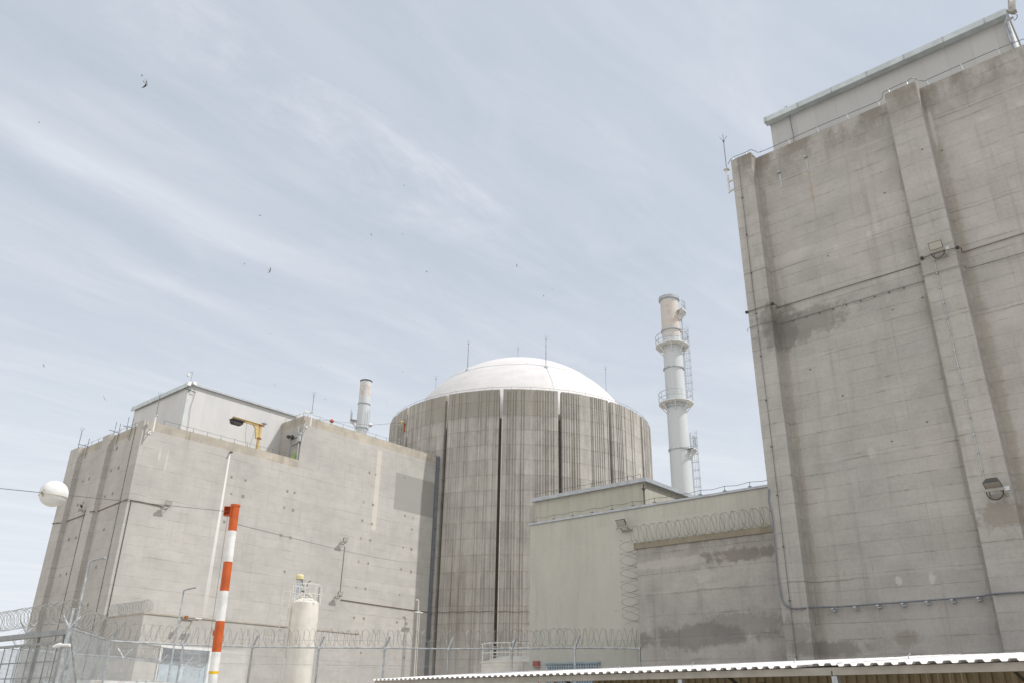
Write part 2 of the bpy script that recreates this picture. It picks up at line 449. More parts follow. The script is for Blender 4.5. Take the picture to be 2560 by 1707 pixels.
DC = Vector((92.07, 80.04, 0))
M_DRUM = drum_mat()
M_PLPIPE = plain('dusty_beige_pipe', (0.50, 0.47, 0.42), 0.7)
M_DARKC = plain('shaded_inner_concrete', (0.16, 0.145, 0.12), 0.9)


def dome_mat():
    M = Mat('white_dome_paint'); x, y, z = M.pos()
    a = M.noise(M.vec(x * 0.3, y * 0.3, z * 1.2), 1.0, 5, 0.6); b = M.noise(M.vec(x, y, z), 2.5, 4)
    th = (y - DC.y)._m('ARCTAN2', x - DC.x)
    dl = (((z) / 1.9).frac() - 0.5).abs().sm(0.49, 0.5) 
    col = M.mix(a.sm(0.35, 0.7), (0.57, 0.56, 0.56), (0.63, 0.62, 0.62))
    col = M.mix(b.sm(0.55, 0.8) * 0.25, col, (0.58, 0.57, 0.56))
    run_ = M.noise(M.vec(th * 22.0, 3.0, z * 0.12), 1.0, 5, 0.7)
    col = M.mix(run_.sm(0.50, 0.72) * z.sm(50.0, 42.0) * 0.30, col, (0.44, 0.43, 0.42))
    col = M.mix(dl * 0.08, col, (0.5, 0.5, 0.5))
    return M.out(col, 0.7, 0, bump=b, bd=0.02, bs=0.2)


M_DOME = dome_mat()


def panel_mat(name, col, pitch, seam=0.75):
    M = Mat(name); x, y, z = M.pos(); h = x + y
    f = (h / pitch).frac()
    ln = (f - 0.5).abs().sm(0.485, 0.5)
    c = M.mix(M.noise(M.vec(h * 0.5, 0.0, z * 0.3), 1.0, 3).sm(0.3, 0.7), tuple(k * 0.94 for k in col), col)
    w = M.white(M.vec((h / pitch).floor(), 0.0, 0.0))
    v_ = w * 0.05 + 0.975
    c = M.mix(1.0, c, M.vec(v_, v_, v_), 'MULTIPLY')
    c = M.mix(ln * 0.5, c, tuple(k * seam for k in col))
    return M.out(c, 0.5, 0.0, bump=ln * -1.0, bd=0.02, bs=0.4)


M_CLAD = panel_mat('white_metal_cladding', (0.555, 0.555, 0.55), 1.02)
M_CLAD2 = panel_mat('grey_white_metal_cladding', (0.455, 0.46, 0.455), 0.95)
M_GALV = plain('galvanised_steel', (0.48, 0.51, 0.53), 0.42, 0.55, 0.25, 6.0, dirt=(0.30, 0.30, 0.28))
M_GUT = plain('zinc_gutter', (0.52, 0.57, 0.585), 0.5, 0.1, 0.14, 1.5, dirt=(0.46, 0.47, 0.46))
M_STEEL = plain('grey_painted_steel', (0.40, 0.43, 0.46), 0.5, 0.2, 0.15)
M_WHITE = plain('white_painted_metal', (0.70, 0.705, 0.70), 0.5, 0.0, 0.12, dirt=(0.5, 0.48, 0.44))
M_CREAM = plain('cream_tank_paint', (0.65, 0.625, 0.565), 0.45, 0.0, 0.10, 1.2, dirt=(0.52, 0.485, 0.41))
M_ORANGE = plain('orange_paint', (0.50, 0.105, 0.028), 0.5, 0.0, 0.14, dirt=(0.38, 0.11, 0.05))
M_YELLOW = plain('weathered_yellow_paint', (0.54, 0.41, 0.19), 0.6, 0.0, 0.2, dirt=(0.42, 0.29, 0.13))
M_YCAP = plain('pale_yellow_cap', (0.68, 0.62, 0.36), 0.5)
M_BLACK = plain('dark_rubber', (0.045, 0.042, 0.04), 0.6)
M_DARKM = plain('dark_weathered_metal', (0.10, 0.10, 0.095), 0.55, 0.3)
M_WIRE = plain('weathered_wire', (0.17, 0.17, 0.17), 0.5, 0.5)
M_RAZOR = plain('razor_wire_steel', (0.27, 0.275, 0.27), 0.55, 0.35)
M_BROWNC = plain('brown_cable_sheath', (0.17, 0.13, 0.09), 0.7)
M_RUST = plain('rusted_metal', (0.36, 0.13, 0.05), 0.8, 0.1, 0.3, dirt=(0.2, 0.1, 0.06))
M_RED = plain('dull_red_box', (0.34, 0.06, 0.04), 0.5)
M_BLUED = plain('blue_grey_shutter_metal', (0.26, 0.34, 0.40), 0.45, 0.2)
M_BLUEP = plain('pale_blue_shutter_paint', (0.42, 0.50, 0.56), 0.5)
M_TAN = plain('tan_corrugated_sheet', (0.46, 0.38, 0.24), 0.5, 0.1, 0.1)
M_ROOFW = plain('white_corrugated_roof_sheet', (0.72, 0.71, 0.71), 0.5, 0.0, 0.08, dirt=(0.55, 0.54, 0.52))
M_FASC = plain('taupe_steel_beam', (0.36, 0.34, 0.30), 0.55, 0.1)
M_GREENB = plain('green_board', (0.30, 0.46, 0.16), 0.6)
M_COPE = plain('pale_metal_coping', (0.43, 0.455, 0.48), 0.45, 0.2, 0.12)
M_BIRD = plain('dark_feathers', (0.05, 0.042, 0.045), 0.7)
M_BELLY = plain('pale_belly_feathers', (0.42, 0.38, 0.34), 0.7)
M_TOUGH = plain('ribbed_grey_wall_steel', (0.20, 0.215, 0.24), 0.45, 0.3)
mg = Mat('lamp_glass'); M_GLASS = mg.out((0.42, 0.40, 0.36), 0.08, 0.0); mg.b.inputs['Specular IOR Level'].default_value = 0.8


def stack_mat(name, zc, hgt, rustc, soft):
    M = Mat(name); x, y, z = M.pos()
    n = M.noise(M.vec(x * 2.2, y * 2.2, z * 1.2), 1.0, 6, 0.7); s_ = M.noise(M.vec(x * 4, y * 4, z * 0.25), 1.0, 4, 0.7)
    col = M.mix(s_.sm(0.4, 0.75) * 0.25, (0.545, 0.575, 0.59), (0.47, 0.47, 0.46))
    band = ((z - zc).abs() / hgt).sm(1.05, 0.95)
    col = M.mix(band, col, soft)
    col = M.mix(((z - zc).abs() / (hgt * 0.72)).sm(1.05, 0.9) * n.sm(0.46, 0.66) * 0.5, col, rustc)
    return M.out(col, 0.5, 0.0)


# ------------------------------------------------------------------ ground
g = MB(); S_ = 4000
g.add([(-S_, -S_, 0), (S_, -S_, 0), (S_, S_, 0), (-S_, S_, 0)], [(0, 1, 2, 3)])
Mg = Mat('site_paving'); x, y, z = Mg.pos()
n1 = Mg.noise(Mg.vec(x, y, 0.0), 0.12, 5); n2 = Mg.noise(Mg.vec(x, y, 0.0), 3.0, 5)
gm = Mg.out(Mg.mix(n1.sm(0.35, 0.65) * 0.6 + n2 * 0.3, (0.42, 0.39, 0.345), (0.34, 0.315, 0.28)), 0.9, bump=n2, bd=0.01)
o = g.build('ground', gm, None, (0, 0, 0)); o['kind'] = 'structure'


# ------------------------------------------------------------------ right building
ZR = 24.7
YW0 = -30.0
rbt = Thing('concrete_building', 'tall windowless grey board-marked concrete building with buttress pilasters, filling the right side', 'building', (30, 0, 0))
b = MB(); b.box(30, 62, YW0, 13.05, 0, ZR)
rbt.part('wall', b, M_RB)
pil_y = [(12.08, 13.05), (5.03, 6.22), (-2.3, -1.1), (-9.6, -8.4)]
for (a_, c_) in pil_y:
    b = MB(); b.box(29.45, 29.998, a_, c_, 0, ZR + 0.01)
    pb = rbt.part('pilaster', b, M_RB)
# drain outlets with white runs
for q in (R1(705, 1185), R1(505, 1300)):
    P = onx(*q, 29.95); b = MB(); b.obox((29.93, P.y, P.z), (1, 0, 0), (0, 1, 0), (0, 0, 1), 0.12, 0.11, 0.07)
    b.prism([(29.985, P.y - 0.05, P.z - 0.05), (29.985, P.y + 0.04, P.z - 0.05), (29.985, P.y + 0.01, P.z - 0.75), (29.985, P.y - 0.04, P.z - 0.75)], (0.01, 0, 0))
    rbt.part('drain_spout', b, M_COPE)

ph = Thing('rooftop_penthouse', 'grey metal-clad plant room on the roof of the right-hand concrete building', 'penthouse', (32, 1.7, 24.7))
b = MB(); b.box(32, 42, 1.78, 11.98, 24.72, 27.98); ph.part('wall', b, M_CLAD2)
b = MB(); b.box(31.72, 42.2, 1.60, 12.14, 28.0, 28.09); ph.part('roof', b, M_COPE)
b = MB()
b.box(31.62, 31.72, 1.62, 12.13, 27.74, 28.02); b.box(31.72, 31.99, 1.62, 12.13, 27.74, 27.78); ph.part('gutter', b, M_GUT)
for q in range(7):
    b = MB(); b.box(31.60, 31.62, 2.4 + q * 1.6, 2.45 + q * 1.6, 27.75, 28.01); ph.part('gutter_joint', b, M_STEEL)
b = MB(); b.tube([(31.85, 1.70, 27.76), (31.85, 1.70, 24.75)], 0.06, 10); ph.part('downpipe', b, M_GALV)
b = MB(); b.box(32.1, 42.0, 1.66, 1.775, 24.72, 27.95); ph.part('sunlit_end_sheet', b, M_WHITE)  # white sheet over the end face; its sunlit brightness is put into the colour
pts = [onx(*R1(*q), 31.9) for q in ((560, 800), (580, 850), (590, 900), (600, 960), (612, 1010), (616, 1070))]
b = MB(); b.tube([(31.6, pts[0].y, 28.06)] + pts, 0.018, 5)
single('hanging_cable', b, M_WIRE, 'thin dark cable hanging down the grey cladding of the right-hand plant room', 'cable', pts[-1])

# mast with camera and lamp on the corner of the right plant room
Pm = onx(2519, 55, 32.0)
t = Thing('camera_mast', 'short mast with white camera housing and floodlight on the right-hand plant room corner', 'camera', (32.0, Pm.y, 28.0))
pa = onx(2512, 60, 31.6); pb_ = onx(2528, 10, 31.4)
b = MB(); b.tube([pa + Vector((0.1, 0, -0.9)), pa, pb_], 0.035, 6); t.part('pole', b, M_STEEL)
c0 = onx(2531, 12, 31.4)
b = MB(); b.obox(c0, (1, 0.25, -0.2), (0, 1, 0), (0.2, 0, 1), 0.5, 0.20, 0.20); b.obox(c0 + Vector((-0.03, 0, 0.13)), (1, 0.25, -0.2), (0, 1, 0), (0.2, 0, 1), 0.66, 0.26, 0.03); t.part('camera_housing', b, M_WHITE)
b = MB(); b.obox(onx(2529, 29, 31.4), (0.4, 0.6, 1), (0, 1, 0), (1, 0, 0), 0.34, 0.18, 0.22); t.part('bracket_box', b, M_FASC)
c1_ = onx(2525, 48, 31.35)
b = MB(); b.obox(c1_, (0, 1, 0), (1, 0, 0.7), (-0.7, 0, 1), 0.26, 0.26, 0.09); lh = t.part('lamp_housing', b, M_STEEL)
b = MB(); b.obox(c1_ + Vector((-0.04, 0.02, -0.045)), (0, 1, 0), (1, 0, 0.7), (-0.7, 0, 1), 0.19, 0.19, 0.02); t.part('lamp_glass', b, M_GLASS, under=lh)
b = MB(); b.tube([c1_ + Vector((0, -0.1 - 0.16 * math.sin(a), 0.16 * math.cos(a))) for a in [i * math.pi / 8 for i in range(9)]], 0.014, 5); t.part('cable_loop', b, M_BLACK)

# lightning rod on the outer corner
def splay(b, top, k=0.28, n=4):
    for i in range(n):
        a = 2 * math.pi * i / n + 0.4
        b.tube([top, top + Vector((math.cos(a) * k * 0.6, math.sin(a) * k * 0.6, k))], 0.010, 4)
    b.tube([top, top + Vector((0, 0, k * 1.25))], 0.010, 4)

yb = 13.05
q0 = onx(*R1(130, 1455), 29.7); q1 = onx(*R1(115, 1280), 29.7); q2 = onx(*R1(94, 1065), 29.7)
t = Thing('lightning_rod', 'lightning rod on a white bracket at the left edge of the right-hand building', 'lightning rod', (29.7, q0.y, q0.z), 'lightning rods')
b = MB(); b.tube([(29.7, q0.y, q0.z), (29.7, q0.y, q1.z)], 0.055, 8); b.obox((29.7, q0.y, q1.z + .02), (1, 0, 0), (0, 1, 0), (0, 0, 1), 0.24, 0.24, 0.05)
for zz in (q0.z + 0.05, q1.z - 0.7): b.box(29.66, 29.74, yb + 0.01, q0.y + 0.02, zz, zz + 0.07)
t.part('bracket', b, M_WHITE)
b = MB(); b.tube([(29.7, q0.y, q1.z), (29.7, q0.y, q2.z)], 0.018, 6); b.lathe((29.7, q0.y, q2.z), [(0.0, -0.05), (0.05, 0), (0.0, 0.05)], 8); splay(b, Vector((29.7, q0.y, q2.z)))
t.part('rod', b, M_DARKM)

# roof edge conductor on stand-offs
cp = [(120, 1240), (155, 1190), (255, 1150), (290, 1130), (325, 1140), (370, 1145), (575, 1055), (790, 960), (1015, 865), (1250, 765), (1285, 730), (1290, 700),
      (1330, 678), (1465, 615), (1510, 590), (1555, 605), (1585, 612), (1615, 605), (1875, 490), (2150, 372), (2352, 295)]
def inplane(i): return 29.6 if (i < 5 or 12 <= i <= 14) else 30.05
pts = [onx(*R1(*q), inplane(i)) for i, q in enumerate(cp)]
t = Thing('roof_conductor', 'lightning conductor wire on short pegs along the parapet of the right-hand building', 'cable', (30, 6, ZR), 'lightning conductor wires')
def smooth_path(P, k=4):
    out = []
    for i in range(len(P) - 1):
        p0 = P[max(i - 1, 0)]; p1 = P[i]; p2 = P[i + 1]; p3 = P[min(i + 2, len(P) - 1)]
        for j in range(k):
            s = j / k
            out.append(0.5 * ((2 * p1) + (p2 - p0) * s + (2 * p0 - 5 * p1 + 4 * p2 - p3) * s * s + (3 * p1 - p0 - 3 * p2 + p3) * s ** 3))
    return out + [P[-1]]
b = MB(); b.tube(smooth_path(pts), 0.014, 5); t.part('wire', b, M_WIRE)
for i in (1, 2, 5, 6, 7, 8, 9, 12, 13, 17, 18, 19):
    p = pts[i]; bx_ = 29.6 if inplane(i) < 29.8 else 30.12
    b = MB(); b.tube([p, (bx_, p.y - 0.04, ZR)], 0.015, 6); b.obox(p, (0, 1, 0), (1, 0, 0), (0, 0, 1), 0.05, 0.04, 0.05)
    t.part('peg', b, M_GALV)

# conductor straight down the corner pilaster
ya = onx(1845, 400, 29.4).y
t = Thing('down_conductor', 'thin dark lightning conductor running straight down the corner pilaster of the right-hand building', 'cable', (29.4, ya, 0), 'lightning conductor wires')
b = MB(); b.tube([(29.6, ya, ZR + 0.02), (29.40, ya, ZR), (29.41, ya + 0.02, 18), (29.40, ya - 0.02, 12), (29.41, ya + 0.01, 6), (29.4, ya, 0)], 0.011, 5); t.part('wire', b, M_WIRE)
for k in range(12):
    b = MB(); b.box(29.38, 29.449, ya - 0.015, ya + 0.05, 1.6 + k * 1.9, 1.63 + k * 1.9); t.part('clip', b, M_WIRE)

# two horizontal runs across the face
def run(name, label, segs, r, mat, grp=None, clip=None):
    pts = []
    for kind, q in segs: pts.append(onx(*q, 29.41 if kind == 'p' else 29.95))
    t = Thing(name, label, 'cable', pts[0], grp)
    b = MB(); b.tube(smooth_path(pts, 3), r, 6); t.part('sheath', b, mat)
    return t, pts
# extend behind the frame edge
segs = [('p', R2(262, 788)), ('p', R2(455, 725)), ('w', R2(492, 747)), ('w', R2(540, 738)), ('w', R2(1100, 566)), ('w', R2(1570, 422)), ('p', R2(1582, 380)), ('p', R2(1850, 300)), ('w', R2(1885, 330)), ('w', R2(1940, 320)), ('w', R2(2400, 176))]
t, pp = run('conduit_run', 'brown cable crossing the right-hand building face level with its upper floodlight', segs, 0.016, M_BROWNC)
for k in (0, 1, 6, 7):
    b = MB(); b.obox(pp[k], (0, 1, 0), (1, 0, 0), (0, 0, 1), 0.10, 0.08, 0.10); t.part('clamp', b, M_BLACK)
segs = [('p', R2(272, 935)), ('p', R2(280, 905)), ('p', R2(460, 852)), ('w', R2(520, 870)), ('w', R2(870, 767)), ('w', R2(1230, 660)), ('w', R2(1560, 562)), ('w', R2(1605, 548)), ('p', R2(1596, 520)), ('p', R2(1640, 500)), ('p', R2(1890, 432)), ('w', R2(1925, 456)), ('w', R2(2200, 380)), ('w', R2(2400, 322))]
t, pp = run('cross_conductor', 'thin wavy dark wire just below the brown cable on the right-hand building', segs, 0.010, M_WIRE, 'lightning conductor wires')
for k in range(9):
    f = 0.1 + k * 0.1; P = pp[3].lerp(pp[6], f)
    b = MB(); b.box(29.94, 29.999, P.y - 0.012, P.y + 0.04, P.z - 0.05, P.z - 0.02); t.part('clip', b, M_WIRE)
# thick cable on stand-off saddles near the bottom
segs = [('p', R3(427, 545)), ('p', R3(427, 640)), ('p', R3(450, 740)), ('p', R3(462, 860)), ('p', R3(478, 1000)), ('p', R3(492, 1150)), ('p', R3(515, 1320)), ('p', R3(530, 1385)), ('p', R3(560, 1425)), ('p', R3(620, 1448)), ('p', R3(690, 1443)),
        ('w', R3(800, 1437)), ('w', R3(1000, 1431)), ('w', R3(1250, 1412)), ('w', R3(1620, 1386)), ('w', R3(2000, 1357)), ('p', R3(2150, 1335)), ('p', R3(2400, 1320))]
pts = [onx(*q, 29.38 if k == 'p' else 29.78) for k, q in segs]
t = Thing('power_cable', 'thick dark cable bending at the corner pilaster and crossing low over the right-hand building', 'cable', pts[9])
b = MB(); b.tube(smooth_path(pts, 4), 0.028, 8); t.part('sheath', b, M_TOUGH)
for xx in (912, 1078, 1248, 1435, 1617, 1808, 2005):
    P = onx(*R3(xx, 1437 - (xx - 912) * 0.0755), 29.80)
    b = MB(); b.box(29.72, 29.999, P.y - 0.04, P.y + 0.04, P.z - 0.08, P.z - 0.035); b.box(29.90, 29.999, P.y - 0.06, P.y + 0.06, P.z - 0.13, P.z + 0.03)
    t.part('saddle', b, M_GALV)


def floodlight(P, n, label, s=1.0, tilt=0.9, cab=True, loopdir=1, group='floodlights on brackets', face=-1):
    """P: point on the wall, n: outward normal"""
    n = Vector(n); side = n.cross(Vector((0, 0, 1))).normalized()
    up = Vector((0, 0, 1))
    t = Thing('floodlight', label, 'floodlight', P, group)
    b = MB()
    b.tube([P + n * 0.02 + side * 0.22 * s, P + n * 0.42 * s + side * 0.16 * s + up * 0.10 * s], 0.028 * s, 6)
    b.tube([P + n * 0.02 - side * 0.22 * s, P + n * 0.42 * s - side * 0.16 * s + up * 0.10 * s], 0.028 * s, 6)
    b.obox(P + n * 0.42 * s + up * 0.10 * s, side, n, up, 0.60 * s, 0.06 * s, 0.07 * s)
    b.obox(P + n * 0.02, side, n, up, 0.56 * s, 0.04, 0.10 * s)
    t.part('bracket', b, M_FASC)
    c = P + n * 0.46 * s + up * 0.34 * s
    f = (n * 1.0 + up * face * tilt).normalized()         # glass looks outward and down
    v_ = f.cross(side).normalized()
    if v_.z < 0: v_ = -v_
    w, h, d = 0.25 * s, 0.16 * s, 0.20 * s
    fr = [c + f * d * 0.5 + side * a * w + v_ * e * h for a, e in ((-1, -1), (1, -1), (1, 1), (-1, 1))]
    bk = [c - f * d * 0.5 + side * a * w * 0.62 + v_ * e * h * 0.62 for a, e in ((-1, -1), (1, -1), (1, 1), (-1, 1))]
    b = MB(); b.add(fr + bk, [(0, 1, 2, 3), (7, 6, 5, 4), (0, 4, 5, 1), (1, 5, 6, 2), (2, 6, 7, 3), (3, 7, 4, 0)])
    hs = t.part('housing', b, M_DARKM)
    b = MB(); b.obox(c + f * (d * 0.5 + 0.006), side, v_, f, w * 1.82, h * 1.75, 0.01); t.part('glass', b, M_GLASS, under=hs)
    b = MB(); b.obox(P + n * 0.40 * s + side * 0.36 * s * loopdir + up * 0.10 * s, side, n, up, 0.15 * s, 0.10 * s, 0.13 * s); t.part('junction_box', b, M_GALV)
    if cab:
        b = MB(); cc = P + n * 0.40 * s + up * 0.06 * s
        b.tube([cc + side * 0.24 * s * math.cos(a) - up * 0.26 * s * math.sin(a) for a in [i * math.pi / 12 for i in range(13)]], 0.017 * s, 6)
        t.part('cable_loop', b, M_BLACK)
    return t


Pf = onx(*R2(1705, 345), 29.1); Pf.x = 29.449
floodlight(Pf, (-1, 0, 0), 'upper floodlight with pale glass on the second pilaster of the right-hand building', 0.9, 0.45, loopdir=-1)
Pg = onx(*R3(2135, 580), 29.05); Pg.x = 29.449
floodlight(Pg, (-1, 0, 0), 'lower floodlight above a brown stain on the second pilaster of the right-hand building', 1.0, 2.2, loopdir=-1)
ca, cb = onx(*R2(1668, 380), 29.40), onx(*R3(2068, 545), 29.40)
t = Thing('lamp_conduit', 'thin grey conduit joining the two floodlights on the second pilaster', 'conduit', cb)
b = MB(); b.tube([(29.41, ca.y, ca.z), (29.41, (ca.y + cb.y) / 2, (ca.z + cb.z) / 2), (29.41, cb.y, cb.z)], 0.012, 6); t.part('pipe', b, M_GALV)
for k in range(1, 14):
    P = ca.lerp(cb, k / 14); b = MB(); b.box(29.39, 29.449, P.y - 0.035, P.y + 0.035, P.z - 0.012, P.z + 0.012); t.part('clip', b, M_GALV)

# ------------------------------------------------------------------ green plastered building and what stands against it
gb = Thing('plastered_building', 'low grey-green plastered building between the round containment and the right-hand building', 'building', (31, 20, 0))
b = MB(); b.box(31, 45.9, 13.10, 26.18, 0, 10.0); gb.part('wall', b, M_GREEN)
b = MB(); b.box(30.93, 31.25, 13.10, 26.27, 10.002, 10.10); b.box(31.25, 45.9, 26.0, 26.27, 10.002, 10.10); gb.part('coping', b, M_COPE)
P = onx(1364, 1659, 30.98); Q = onx(1501, 1654, 30.98)
b = MB()
b.box(30.90, 31.0 - 0.002, Q.y, P.y, P.z - 0.03, P.z + 0.04)
nb = 22
for k in range(nb):
    a0 = Q.y + 0.02 + (P.y - Q.y - 0.04) * k / nb; a1 = Q.y + 0.02 + (P.y - Q.y - 0.04) * (k + 0.62) / nb
    b.box(30.93, 30.997, a0, a1, 0.05, P.z - 0.035)
gb.part('ribbed_door', b, M_BLUED)
P = onx(1342, 1659, 30.95)
b = MB(); b.box(30.86, 30.998, P.y - 0.17, P.y + 0.17, P.z - 0.13, P.z + 0.13); b.box(30.84, 30.86, P.y - 0.14, P.y + 0.14, P.z - 0.10, P.z + 0.10)
b.tube([(30.95, P.y - 0.1, P.z - 0.13), (30.95, P.y - 0.1, 1.2)], 0.015, 6)
single('alarm_box', b, M_RED, 'small dull red box on the grey-green wall left of the blue ribbed door', 'box', P)
P = onx(*(1300 + 893 / 3.36, 1180 + 487 / 3.36), 30.9); P.x = 30.998
floodlight(P, (-1, 0, 0), 'rusty-topped floodlight on the grey-green wall above the vertical razor coil', 0.95, 0.7, cab=False)

rb2 = Thing('plastered_building', 'taller olive plastered block with pale roof edge behind the grey-green wall', 'building', (46, 33, 0))
b = MB(); b.box(46, 62, 28.91, 38.4, 0, 15.69); rb2.part('wall', b, M_GREEN2)
b = MB(); b.box(45.75, 62.3, 28.66, 38.62, 15.692, 15.95); rb2.part('roof_edge', b, M_COPE)
b = MB(); b.tube([(45.95, 29.0, 15.6), (45.95, 29.0, 11)], 0.03, 6)
for zz in (15.2, 13.6, 12.0): b.box(45.80, 45.998, 28.86, 29.05, zz, zz + 0.09)
rb2.part('downpipe', b, M_DARKM)


def roofwire(label, a, c, zc, step, off=0.28, r=0.013):
    a = Vector(a); c = Vector(c); L_ = (c - a).length; n = max(1, int(L_ / step))
    t = Thing('roof_conductor', label, 'cable', a, 'lightning conductor wires')
    pts = []
    for k in range(n + 1):
        P = a.lerp(c, k / n); pts.append(P + Vector((0, 0, off)))
        if k < n: pts.append(a.lerp(c, (k + 0.5) / n) + Vector((0, 0, off - 0.06)))
    b = MB(); b.tube(pts, r, 4); t.part('wire', b, M_WIRE)
    for k in range(n + 1):
        P = a.lerp(c, k / n); b = MB(); b.tube([P, P + Vector((0, 0, off))], r * 1.3, 4); b.obox(P + Vector((0, 0, 0.03)), (1, 0, 0), (0, 1, 0), (0, 0, 1), 0.12, 0.12, 0.05)
        t.part('peg', b, M_WIRE)
    return t
roofwire('conductor wire on pegs along the roof edge of the grey-green building', (31.1, 13.4, 10.12), (31.1, 25.9, 10.12), 0, 1.05, 0.24, 0.010)
roofwire('conductor wire on pegs along the roof edge of the taller olive block', (46.0, 29.2, 15.95), (46.0, 38.4, 15.95), 0, 0.95, 0.36, 0.014)

gw = Thing('concrete_wall', 'low stained grey concrete wall against the corner pilaster, topped by razor wire', 'wall', (30.55, 16.4, 0))
b = MB(); b.box(30.55, 30.997, 13.10, 19.80, 0, 8.12); gw.part('wall', b, M_GW)
b = MB(); b.box(30.50, 30.997, 13.10, 19.88, 8.122, 8.37); gw.part('coping', b, concrete('mossy_coping', (0.27, 0.245, 0.19), (0.15, 0.13, 0.07), 5, 0, 2, 0, line=0.2, streak=0.7, mott=0.6))


# ------------------------------------------------------------------ razor wire
def coil(path_a, path_b, rad, pitch, label, sag=0.0, wr=0.009, seed=0, origin=None, ext=None):
    rnd = random.Random(seed)
    a, c = Vector(path_a), Vector(path_b)
    t = c - a; L_ = t.length; t.normalize()
    up = Vector((0, 0, 1)) if abs(t.z) < 0.7 else Vector((0, 1, 0))
    e1 = t.cross(up).normalized(); e2 = e1.cross(t).normalized()
    b = MB()
    for hand in (1, -1):
        n = int(L_ / pitch); pts = []
        seg = 16; ph0 = rnd.random() * 6.28
        jit = [rnd.uniform(-0.10, 0.10) for _ in range(n + 2)]; jr = [rnd.uniform(0.92, 1.08) for _ in range(n + 2)]
        for k in range(n * seg + 1):
            u = k / seg; i = int(u); f = u - i
            off = jit[i] * (1 - f) + jit[i + 1] * f; rr = rad * (jr[i] * (1 - f) + jr[i + 1] * f)
            s = min(max((u + off) * pitch, 0), L_)
            ang = hand * u * 2 * math.pi + ph0
            pts.append(a + t * s + e1 * rr * math.cos(ang) + e2 * rr * math.sin(ang) + Vector((0, 0, -sag * math.sin(math.pi * s / L_))))
        b.tube(pts, wr * 0.9, 3)
    return single('razor_wire_coil', b, M_RAZOR, label, 'razor wire', origin or a, 'razor wire coils')


FP = [onz(*q, 4.1) for q in [(1599, 1620), (1437, 1618), (1279.5, 1621), (1121, 1621), (961.6, 1619), (797, 1618), (631, 1616), (458, 1611), (277.6, 1601), (175.5, 1570)]]
coil((30.40, 13.15, 8.74), (30.40, 19.95, 8.70), 0.37, 0.42, 'razor wire coil lying along the top of the stained grey wall', seed=2)
coil((30.62, 20.25, 8.6), (30.62, 20.25, 4.6), 0.36, 0.58, 'razor wire coil standing upright beside the left edge of the stained grey wall', seed=3)

# main fence
fence = Thing('chain_link_fence', 'tall galvanised chain-link fence on posts running across the foreground', 'fence', (FP[4].x, FP[4].y, 0))
rl = MB(); rl.tube(FP, 0.034, 8); rl.tube([p - Vector((0, 0, 1.55)) for p in FP], 0.012, 5); rl.tube([p + Vector((0, 0, -0.72)) for p in FP], 0.008, 5)
rl.tube([p + Vector((-0.12, -0.10, 0.30)) for p in FP[:-1]], 0.006, 4)
fence.part('rail', rl, M_GALV)
for i, p in enumerate(FP[:-1]):
    b = MB(); b.tube([(p.x, p.y, 0), (p.x, p.y, 4.12)], 0.045, 10)
    b.tube([(p.x, p.y, 4.1), (p.x + 0.10, p.y - 0.16, 4.55)], 0.05, 8); b.lathe((p.x + 0.10, p.y - 0.16, 4.55), [(0.05, 0), (0.055, 0.03), (0.0, 0.06)], 8)
    b.lathe((p.x, p.y, 4.02), [(0.045, 0), (0.065, 0.02), (0.065, 0.12), (0.045, 0.15)], 8)
    fence.part('post', b, M_GALV)
ms = MB()
def mesh_net(mb, a, c, z0, z1, pitch, w=0.0022):
    d = (c - a); L_ = math.hypot(d.x, d.y); d = Vector((d.x / L_, d.y / L_, 0)); nrm = Vector((-d.y, d.x, 0))
    H = z1 - z0; n = int((L_ + H) / pitch)
    for s_ in (1, -1):
        for k in range(n):
            u0 = k * pitch - H; 
            ua, ub = max(u0, 0), min(u0 + H, L_)
            if ub <= ua: continue
            za, zb = z0 + (ua - u0), z0 + (ub - u0)
            if s_ < 0: ua, ub = L_ - ua, L_ - ub
            p, q = Vector((a.x, a.y, 0)) + d * ua, Vector((a.x, a.y, 0)) + d * ub
            p.z, q.z = za, zb
            o_ = len(mb.v); wv_ = Vector((0, 0, w * 1.4)); wn = nrm * w * 1.2
            mb.v += [p + wv_, p - wv_ * 0.5 + wn, p - wv_ * 0.5 - wn, q + wv_, q - wv_ * 0.5 + wn, q - wv_ * 0.5 - wn]
            for f_ in ((0, 1, 4, 3), (1, 2, 5, 4), (2, 0, 3, 5)): mb.f.append([o_ + i_ for i_ in f_]); mb.m.append(0); mb.sm.append(False)
for i in range(len(FP) - 1):
    mesh_net(ms, FP[i], FP[i + 1], 1.2, 4.07, 0.085)
fence.part('mesh', ms, M_GALV)
b = MB(); b.tube([FP[9] + Vector((0, 0, -0.05)), Vector((FP[8].x * 0.8 + FP[9].x * 0.2, FP[8].y * 0.8 + FP[9].y * 0.2, 0.3))], 0.035, 8); fence.part('brace', b, M_GALV)
